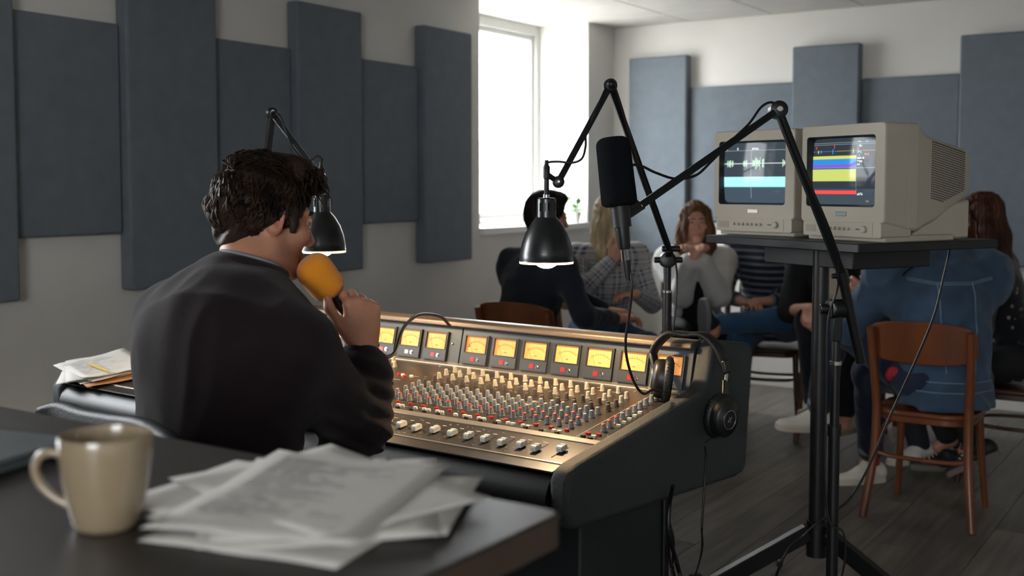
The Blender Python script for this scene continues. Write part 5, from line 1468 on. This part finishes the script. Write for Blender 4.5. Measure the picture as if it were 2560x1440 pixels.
# ---------------------------------------------------------------- the discussion circle
def room_dir(right, fwd): v = rt * right + fw * fwd; return unit(V3(v[0], v[1], 0))
def seated(label, pelvis, face, lean=8, twist=0, slump=.0, head_dir=None, head_pitch=0, male=True, s=1.0, skin='#c08a70', hands=None, palms=None, elbows=(None, None), feet=None, knees=(None, None), toes=(None, None),
           top=None, outer=None, legs=None, shoes=None, soles=None, hair=None, socks=None, iris='#3a2a1c', brow='#2a1d14', glasses=False, sleeve=1.0, build=1.0, bare_knee=None, curls=((25, 30, 20), (25, 30, 20)), head_shift=(0, 0, 0), cuffs=None):
    F = unit(V3(face[0], face[1], 0)); rz = math.atan2(-F[0], F[1])
    o = empty('person', (pelvis[0], pelvis[1], 0), rz, label, 'person', 'people of the discussion circle')
    Mi = np.linalg.inv(np.array(Matrix.Translation((pelvis[0], pelvis[1], 0)) @ Matrix.Rotation(rz, 4, 'Z')))
    loc = lambda p: (Mi @ np.append(np.array(p, float), 1))[:3]
    ldir = lambda v: Mi[:3, :3] @ np.array(v, float)
    la = math.radians(lean); u = V3(0, math.sin(la), math.cos(la)); x = V3(math.cos(math.radians(twist)), math.sin(math.radians(twist)), 0); f = np.cross(u, x)
    f = -f if f[1] < 0 and abs(twist) < 80 else f
    p0 = V3(0, 0, pelvis[2]); w = p0 + u * .17 * s; ch = p0 + u * .34 * s + f * .01; n0 = p0 + u * (.53 - slump) * s + f * .02
    sw = (.185 if male else .155) * s * build
    sh = [p0 + u * .455 * s - x * sw, p0 + u * .455 * s + x * sw]
    # head
    hd = ldir(head_dir) if head_dir is not None else V3(0, 1, 0); hd = unit(V3(hd[0], hd[1], -math.tan(math.radians(head_pitch))))
    hr_ = unit(np.cross(hd, V3(0, 0, 1))); hu_ = np.cross(hr_, hd)
    hs = s * (1.0 if male else .94)
    hc_ = n0 + V3(0, .03, .155) * s + u * .0 + hd * .015 + V3(*head_shift)
    Hm_ = Matrix((Vector(hr_), Vector(hd), Vector(hu_))).transposed().to_4x4(); Hm_.translation = Vector(hc_)
    S = SDF(); L, R = head(S, Hm_, male, n0 + V3(0, 0, -.02), s=hs)
    S.ell(ch, V3(.10, .06, .12) * s, None, .04); S.cap(w - u * .08, ch, .06 * s, .06 * s, .04); S.cap(sh[0] * .85 + sh[1] * .15, sh[1] * .85 + sh[0] * .15, .04, .04, .04)
    # arms
    arms = []; ua, fa = .285 * s, .255 * s
    for i in (0, 1):
        sg = -1 if i == 0 else 1
        tgt = loc(hands[i]) if hands and hands[i] is not None else p0 + V3(sg * .10, .30, .06)
        pole = ldir(elbows[i]) if elbows[i] is not None else V3(sg * .7, -.5, -.8)
        el, wr = ik(sh[i], tgt, ua, fa, pole); arms.append([sh[i], el, wr])
        S.chain([sh[i], el, wr], [.040 * s, .036 * s, .026 * s], .02)
        dv, bk_ = (ldir(palms[i][0]), ldir(palms[i][1])) if palms and palms[i] is not None else (unit(wr - el), V3(0, .2, 1))
        hand(S, wr, dv, bk_, i == 1, curl=curls[i], s=.98 * s if male else .90 * s)
    # legs
    hips = [p0 + V3(-.095, .0, -.015) * s, p0 + V3(.095, .0, -.015) * s]; lg = []
    for i in (0, 1):
        sg = -1 if i == 0 else 1
        an = loc(feet[i]) if feet and feet[i] is not None else V3(sg * .13, .44, .10)
        pole = ldir(knees[i]) if knees[i] is not None else V3(0, 1, .8)
        kn, an = ik(hips[i], an, .44 * s, .43 * s, pole); lg.append([hips[i], kn, an])
        S.chain([hips[i], kn, an], [.07 * s, .052 * s, .034 * s], .03)
        S.cap(an, an + V3(0, .05, -.04), .03, .03, .02)
    tints = [(L(0, .0885, -.073), V3(.024, .012, .011) * hs, '#9c5148', .8), (L(.045, .055, -.03), V3(.03, .03, .025) * hs, '#c47a68', .35), (L(-.045, .055, -.03), V3(.03, .03, .025) * hs, '#c47a68', .35)]
    if male: tints.append((L(0, .07, -.09), V3(.06, .05, .04) * hs, '#8a6656', .4))
    S.build('body', .0065, M_SKIN, o, colour=skin_colour(skin, tints))
    face_parts(o, L, R, hs, iris, brow, glasses)
    # top
    def top_sdf(gr, sleeve_, hem=-.16):
        T = SDF(); b = build * s
        T.cap(p0 + u * hem * s * .35, w, (.148 if male else .132) * b + gr, (.140 if male else .122) * b + gr, .05, (f, .78)); T.cap(w, ch, (.142 if male else .124) * b + gr, (.152 if male else .132) * b + gr, .06, (f, .76))
        T.cap(ch, n0 - u * .07, (.145 if male else .125) * b + gr, .066 + gr, .06, (f, .8))
        T.cap(sh[0] - u * .055 + x * .03, sh[1] - u * .055 - x * .03, .085 * b + gr, .085 * b + gr, .05, (f, .85))
        for i in (0, 1):
            T.cap(sh[i], n0 - u * .055, .062 * b + gr, .050 + gr, .05)
            el, wr = arms[i][1], arms[i][2]; e2 = wr + (el - wr) * .10
            if sleeve_ >= .95: T.chain([sh[i], el, e2], [.062 * s + gr, .052 * s + gr, .037 * s + gr], .025)
            else: T.chain([sh[i], sh[i] + (el - sh[i]) * min(1, sleeve_ * 2)], [.062 * s + gr, .054 * s + gr], .025)
        T.plane(p0 + V3(0, 0, -.075 if hem > -.2 else -.088), (0, 0, -1), .01)
        T.ell(n0 + V3(0, .02, .03), V3(.062, .062, .05) * s, None, .01, sub=True)
        return T
    tm, td = top
    T = top_sdf(.0, sleeve if outer is None else .45)
    seed = int(abs(pelvis[0] * 1000)) % 97
    T.build('top', .009, tm, o, disp=folds(td, 24, seed), coords=limb_coords(arms, u))
    if outer is not None:
        om, od, gap = outer; T = top_sdf(.013, sleeve, -.30)
        if gap: 
            T.cap(p0 + f * .17 - u * .15, n0 + f * .13 - u * .02, gap * 1.35, gap * .75, .02, (f, 2.0), sub=True)
        T.build('jacket', .009, om, o, disp=folds(od, 22, seed + 3), coords=limb_coords(arms, u))
    # trousers
    J = SDF()
    for i in (0, 1):
        a, k_, e = lg[i]; J.chain([a * .85 + k_ * .15, k_, e + (k_ - e) * .08], [.080 * s, .069 * s, .052 * s], .035)
    J.cap(hips[0] + V3(0, -.01, .03), hips[1] + V3(0, -.01, .03), .092 * s, .092 * s, .05)
    if bare_knee is not None:
        k_ = lg[bare_knee][1]; J.ell(k_ + V3(0, .055, .035), V3(.05, .06, .06), None, .006, sub=True)
        SDF().cap(lg[bare_knee][0] * .25 + k_ * .75, k_ * .8 + lg[bare_knee][2] * .2, .058, .055).build('knee', .009, M_SKIN, o, colour=skin_colour(skin, []))
    J.build('trousers', .009, legs, o, disp=folds(.0045, 26, seed + 7))
    for i in (0, 1):
        if cuffs is not None:
            a, k_, e = lg[i]; c0 = e + (k_ - e) * .075; c1 = e + (k_ - e) * .16
            MB().lathe([(.050, 0), (.056, .002), (.056, np.linalg.norm(c1 - c0)), (.050, np.linalg.norm(c1 - c0) + .002)], 24, TR(c0, z=Vector(c1 - c0)), False, False).build('cuff', cuffs, o)
        td_ = ldir(toes[i]) if toes[i] is not None else V3((-1 if i == 0 else 1) * .2, 1, 0)
        e = lg[i][2]; lift = e[2] > .16
        upv_ = unit(unit(lg[i][1] - e) + V3(0, 0, .25)) if lift else V3(0, 0, 1)
        shoe(o, e + (V3(0, 0, .0) if lift else V3(0, 0, .088 - e[2])), td_, shoes, soles, up=upv_, sock=socks)
    # hair
    style, hmat = hair
    Hs = SDF()
    Hs.ell(L(0, -.016, .038), V3(.081, .103, .092) * hs, R, .02)
    if style == 'short':
        Hs.ell(L(0, .03, .095), V3(.066, .07, .036) * hs, R, .02); Hs.ell(L(0, -.07, -.01), V3(.062, .042, .065) * hs, R, .02)
        Hs.ell(L(0, .118, -.028), V3(.09, .09, .096) * hs, R, .012, sub=True)
        for q_ in (-1, 1): Hs.ell(L(q_ * .09, .0, -.030), V3(.036, .036, .046) * hs, R, .008, sub=True)
        Hs.plane(L(0, 0, -.078), R @ V3(0, -.15, -1), .01)
        Hs.build('hair', .006, hmat, o, disp=lambda P: folds(.007, 75, 5)(P))
    else:
        ln = style
        sdn = V3(0, 0, -1)
        for q_ in (-1, 1):
            a = L(q_ * .062, -.005, .05); b_ = L(q_ * .083, -.005, -.06); c_ = L(q_ * .088, .015, -.10 - ln * .45); d_ = L(q_ * .080, .035, -.10 - ln)
            Hs.chain([a, b_, c_, d_], [.030, .030, .030, .016], .03)
        Hs.chain([L(0, -.06, .02), L(0, -.085, -.10), L(0, -.095, -.10 - ln * .9)], [.062, .058, .04], .04, (R @ V3(0, 1, 0), .7))
        Hs.ell(L(0, .118, -.030), V3(.064, .085, .108) * hs, R, .012, sub=True)
        ay = R @ V3(1, 0, 0); az = R @ V3(0, 1, 0)
        def hdis(P):
            q = P - L(0, 0, 0); th = np.arctan2(q @ ay, q @ az)
            return .0035 * np.sin(th * 34 + 6 * np.sin(q[:, 2] * 9)) + .0025 * np.sin(th * 71 + 3 * np.sin(q[:, 2] * 15) + 1)
        Hs.build('hair', .006, hmat, o, disp=hdis)
        rl_ = random.Random(seed); st = []
        for k in range(170):
            th = rl_.uniform(.55, 2 * math.pi - .55); n = V3(math.sin(th), math.cos(th), 0); p = V3(0, -.016, .06) + n * V3(.076, .096, 0) ; P = []
            e1 = -.10 - ln * rl_.uniform(.5, 1.05)
            for i in range(7):
                t = i / 6; z = .075 * (1 - t) + e1 * t; P.append(L(*(V3(p[0] * (.75 + .45 * min(1, t * 2)) , (p[1]) * (.75 + .3 * min(1, t * 2)) + .012 * t, z + .02 * (1 - t)) + n * (.012 + .006 * math.sin(5 * t + th * 7)))))
            st.append(P)
        locks(o, st, 'hair_strands', hmat, .0036)
    return o

def den(name, c, var=.18): return mat(name, c, .85, var=var, vscale=9, bump=.35, bscale=600, spec=.2, sheen=.15)
M_JEAN = den('denim_mid', '#365a80'); M_JEAN_D = den('denim_navy', '#232c40', .12); M_BLACKJ = den('jeans_black_worn', '#15171b', .12)
M_SNK = mat('sneaker_white', '#d6d3cb', .6, var=.05); M_SNS = mat('sneaker_sole', '#c9c4b6', .7); M_CRM = mat('canvas_cream', '#b9ae97', .8, var=.08); M_CRS = mat('sole_tan', '#8a7a62', .8)
M_DSH = mat('trainer_dark', '#23262a', .7); M_DSS = mat('sole_grey', '#8d8f90', .7)

# A: man with his back to us, dark sweater
seated('dark-haired man in a charcoal sweater seated at the window end of the circle', np.append(np.array(PD(1300, 900, 5.45))[:2], .56), room_dir(.80, .60), lean=13, head_dir=room_dir(.90, .42), head_pitch=4, skin='#b57e66',
       hands=(PD(1525, 782, 5.55), PD(1540, 795, 5.4)), palms=((room_dir(.9, -.2), upn), (room_dir(.9, .3), upn)), top=(mat('sweater_charcoal', '#20242e', .92, spec=.15, bump=.3, bscale=600, sheen=.15), .005), legs=M_JEAN, shoes=M_DSH, soles=M_DSS,
       hair=('short', hair_mat('hair_black', '#0d0b0b', '#231b18')), glasses=True, build=1.08, head_shift=(0, -.02, .0))
# B: blonde woman, plaid shirt
seated('blonde long-haired woman in a checked flannel shirt with a hand at her chin', np.append(np.array(PD(1502, 850, 6.35))[:2], .55), room_dir(.25, -.97), lean=12, head_dir=room_dir(.72, -.70), head_pitch=3, male=False, skin='#c9947c',
       hands=(PD(1590, 735, 6.02), PD(1533, 648, 6.0)), palms=((room_dir(-.9, -.3), upn), (unit(np.array(upn) + room_dir(.5, 0) * .5), room_dir(.3, -.9))), elbows=(None, room_dir(-.8, -.2) + V3(0, 0, -1.0)),
       top=(pattern_material('flannel_check', 'plaid', '#43556e', '#bab7b2', '#e6e0d4', 1.0), .004), legs=M_JEAN, shoes=M_DSH, soles=M_DSS, hair=(.24, hair_mat('hair_blonde', '#a08a68', '#d0bc98')), feet=(None, PD(1480, 1010, 5.95)), brow='#6b5236', build=1.12)
# C: woman with clasped hands, grey cardigan
seated('brown-haired woman in a light grey cardigan, clasped hands at her mouth', np.append(np.array(PD(1738, 850, 6.68))[:2], .55), room_dir(-.18, -.98), lean=27, head_dir=room_dir(-.06, -1), head_pitch=2, male=False, skin='#cc9a83',
       hands=(PD(1752, 648, 6.12), PD(1722, 648, 6.12)), palms=((unit(V3(0, 0, 1) + room_dir(-.25, 0)), room_dir(1, -.25)), (unit(V3(0, 0, 1) + room_dir(.25, 0)), room_dir(-1, -.25))), elbows=(room_dir(-.15, -.6) + V3(0, 0, -1.0), room_dir(.15, -.6) + V3(0, 0, -1.0)),
       top=(mat('top_black', '#141519', .9, bump=.2, bscale=500), .003), outer=(mat('cardigan_grey', '#c4c3bf', .95, spec=.1, bump=.4, bscale=420, sheen=.3, var=.06), .006, .075), legs=M_BLACKJ, shoes=M_DSH, soles=M_DSS, hair=(.09, hair_mat('hair_brown', '#4a3020', '#7d5736')), brow='#4a3424',
       curls=((20, 35, 25), (20, 35, 25)), head_shift=(0, .0, .01))
# D: striped sweater, ankle over knee
seated('person in a navy striped sweater and jeans, one ankle over the knee', np.append(np.array(PD(1926, 855, 6.55))[:2], .56), room_dir(-.35, -.94), lean=6, head_dir=room_dir(-.5, -.85), skin='#c18c73',
       hands=(PD(1925, 752, 6.28), PD(1850, 752, 6.22)), palms=(None, (room_dir(.6, -.8), upn)), top=(pattern_material('sweater_stripes', 'stripes', '#252a38', '#6d7078', None, 1.25), .004), legs=M_JEAN, shoes=mat('trainer_teal', '#1f2c34', .7), soles=M_DSS,
       feet=(PD(1790, 812, 5.93), PD(1846, 1045, 6.28)), knees=(room_dir(.55, -.7) + V3(0, 0, .35), None), toes=(room_dir(-.75, -.5) + V3(0, 0, .2), room_dir(-.35, -.9)), hair=('short', hair_mat('hair_mid', '#2b2019', '#4a382b')), build=1.08)
# E: black jacket, cream top, ripped jeans
seated('person in a black open jacket, cream top and ripped black jeans behind the stands', np.append(np.array(PD(2098, 860, 6.12))[:2], .55), room_dir(-.45, -.89), lean=20, head_dir=room_dir(-.6, -.8), male=False, skin='#c58f78',
       hands=(PD(2062, 776, 5.72), PD(2030, 770, 5.72)), palms=((room_dir(-.7, -.5) + V3(0, 0, -.5), upn), (room_dir(.4, -.7) + V3(0, 0, -.9), room_dir(-.5, -.6) + V3(0, 0, .5))), top=(mat('top_cream', '#c9c0ae', .9, bump=.2, bscale=500), .005), outer=(mat('jacket_black', '#131519', .9, bump=.25, bscale=500), .005, .06), sleeve=.55,
       legs=M_BLACKJ, shoes=M_CRM, soles=M_CRS, feet=(PD(2115, 1040, 5.75), PD(2035, 1010, 5.62)), toes=(room_dir(-.95, -.3), room_dir(-.5, -.8)), bare_knee=1, hair=(.12, hair_mat('hair_darkbrown', '#2a1c14', '#4b3426')), build=1.1)
# F: blonde, dark cardigan, white top
seated('blonde woman in a dark grey cardigan and white top, mostly hidden by the denim jacket', np.append(np.array(PD(2305, 860, 6.1))[:2], .55), room_dir(-.6, -.8), lean=8, head_dir=room_dir(-.6, -.8), male=False, skin='#cc9a83',
       top=(mat('top_white', '#c4c2bc', .9), .004), outer=(mat('cardigan_dark', '#34363c', .95, bump=.3, bscale=450), .005, .06), legs=mat('trousers_ankle', '#1d2026', .85), shoes=M_SNK, soles=M_SNS, feet=(PD(2375, 1120, 5.72), PD(2300, 1130, 5.6)), toes=(room_dir(-.9, -.4), room_dir(-.95, -.3)), hair=(.20, MATS['hair_blonde']))
# H: auburn woman, floral top
seated('auburn long-haired woman in a black floral blouse at the picture\'s right edge', np.append(np.array(PD(2530, 900, 5.25))[:2], .56), room_dir(-.75, .45), lean=10, head_dir=room_dir(-.95, .22), head_pitch=8, male=False, skin='#b9836d',
       top=(pattern_material('blouse_floral', 'floral', '#14161a', '#7c6f68', '#3a4a44', 1.0), .004), legs=mat('trousers_black', '#121316', .85), shoes=mat('boot_black', '#15151a', .5), soles=mat('boot_sole', '#6a6460', .8), feet=(PD(2375, 1100, 5.45), PD(2440, 1110, 5.2)), toes=(room_dir(-.95, .1), room_dir(-.9, .2)), hair=(.26, hair_mat('hair_auburn', '#2e1710', '#54301f')), build=1.05)

# G: denim jacket, back to the camera
gp = V3(-1.06, 4.86, .56)
M_DENJ = den('denim_jacket', '#3b4f64', .25)
G = seated('man in a blue denim jacket seated with his back to the camera', gp, room_dir(-.12, 1), lean=10, twist=0, head_dir=room_dir(-.95, .3), head_pitch=10, skin='#b97f68', hands=(PD(2192, 752, 5.0), PD(2205, 768, 4.86)),
       palms=((room_dir(-.6, .3) + V3(0, 0, .55), room_dir(-.3, -.8)), (room_dir(-.9, .3) + V3(0, 0, .25), room_dir(.2, -.6) + V3(0, 0, .6))), elbows=(room_dir(-.8, -.6) + V3(0, 0, -.8), room_dir(.6, -.3) + V3(0, 0, -1)), curls=((12, 20, 15), (20, 25, 15)),
       top=(mat('tee_dark', '#2a2c30', .9), .003), outer=(M_DENJ, .010, 0), legs=M_JEAN_D, shoes=M_SNK, soles=M_SNS, feet=(PD(2046, 1028, 5.05), PD(2176, 1140, 5.22)), knees=(room_dir(-.8, .6) + V3(0, 0, 1.2), room_dir(-.8, .6) + V3(0, 0, .6)), toes=(room_dir(-.98, -.1) + V3(0, 0, .0), room_dir(-.96, -.2)),
       socks=pattern_material('socks_argyle', 'floral', '#b8302a', '#24357a', '#b8302a', .7), hair=('short', hair_mat('hair_ginger', '#3a2418', '#6b4630')), build=1.16, s=1.04, cuffs=mat('cuff_denim', '#7d8894', .85))
# seams of the denim jacket, laid onto its surface
jk = next(c for c in G.children if c.name.startswith('jacket'))
bvh = BVHTree.FromPolygons([v.co for v in jk.data.vertices], [list(p.vertices) for p in jk.data.polygons])
M_SEAM = mat('denim_seam', '#6d8499', .9)
def seam(pts, r=.0035):
    """pts: (x, z) on the back, projected from behind"""
    out = []
    for p, q_ in zip(pts[:-1], pts[1:]):
        for t in np.linspace(0, 1, 10, endpoint=False):
            a = (p[0] + (q_[0] - p[0]) * t, p[1] + (q_[1] - p[1]) * t); h_ = bvh.ray_cast(Vector((a[0], -.8, a[1])), Vector((0, 1, 0)))
            if h_[0] is not None: out.append(h_[0] + Vector((0, -.001, 0)))
    if len(out) > 2: MB().tube(out, r, 6).build('seam', M_SEAM, G)
for dz in (0, -.008): seam([(-.19, 1.005 + dz), (-.08, .985 + dz), (.08, .985 + dz), (.19, 1.005 + dz)], .0022)
for xx in (-.075, .075): seam([(xx, .985), (xx * 1.0, .80), (xx * .82, .60)], .0022)
for z_ in (.585, .545): seam([(-.17, z_), (.0, z_ - .004), (.17, z_)], .0024)
MB().sphere((0, 0, 0), .030, 14, 10, (1.2, .6, .8)).sphere((.024, .01, .010), .022, 12, 8, (1, .7, .8)).sphere((-.02, .0, -.016), .02, 12, 8, (1, .7, 1.2)).build('red_scarf', mat('red_wool', '#a82430', .9, bump=.4, bscale=300)).matrix_world = Matrix.Translation(PD(2236, 930, 4.66))
RS = bpy.data.objects['red_scarf']; tag(RS, 'bunched red knitted scarf between the denim jacket and chair post', 'scarf')

# chairs of the circle
wooden_chair((-1.115, 4.885, 0), 0.0, 'brown bentwood chair under the man in the denim jacket', M_BENT)
def chair_for(pix, face, label, m, dy=0.0):
    p = np.array(PD(*pix))[:2]; F = np.array(face)[:2]; p = p + F * dy
    wooden_chair((p[0], p[1], 0), math.atan2(-F[0], F[1]), label, m, ring=False)
chair_for((1345, 900, 5.5), room_dir(.55, .83), 'brown bentwood chair under the man in the charcoal sweater', M_BENT)
chair_for((1502, 850, 6.35), room_dir(.25, -.97), 'brown wooden chair under the woman in the checked shirt', M_BENT)
chair_for((1738, 850, 6.68), room_dir(-.18, -.98), 'wooden chair hidden under the woman in the grey cardigan', M_BENTD)
chair_for((1926, 855, 6.55), room_dir(-.35, -.94), 'dark wooden chair with slim legs under the striped sweater', M_BENTD)
chair_for((2098, 860, 6.12), room_dir(-.45, -.89), 'brown wooden chair under the person in ripped jeans', M_BENT)
chair_for((2305, 860, 6.1), room_dir(-.6, -.8), 'wooden chair under the blonde woman in the dark cardigan', M_BENT)
chair_for((2530, 900, 5.25), room_dir(-.75, .45), 'dark wooden chair under the woman in the floral blouse', M_BENTD)

# plant on the window sill
pp = V3(-4.05, 6.90, 1.12)
PLT = empty('potted_plant', pp, 0, 'small leafy green plant in a white pot on the window sill', 'plant')
MB().lathe([(.035, 0), (.05, .07), (.052, .075), (.046, .075), (.042, .06)], 24).build('pot', mat('pot_white', '#d8d6d0', .4), PLT)
M_LEAF = mat('leaf_green', '#4f7a3a', .5, var=.2, vscale=20)
rlp = random.Random(4)
for k in range(26):
    a = rlp.uniform(0, 6.28); e = rlp.uniform(.3, 1.3); L_ = rlp.uniform(.07, .17); dv = Vector((math.cos(a) * math.cos(e), math.sin(a) * math.cos(e), math.sin(e)))
    b = Vector((0, 0, .065)); tip = b + dv * L_ + Vector((0, 0, -.03 * math.cos(e)))
    side = dv.cross(Vector((0, 0, 1))).normalized() * .018; mid = b + dv * L_ * .7
    MB().add([b + dv * L_ * .45, mid + side, tip, mid - side, mid + Vector((0, 0, -.004))], [(0, 1, 4), (1, 2, 4), (2, 3, 4), (3, 0, 4)]).build('leaf', M_LEAF, PLT)
    MB().tube([b, b + dv * L_ * .5], .0015, 5).build('stem', M_LEAF, PLT)
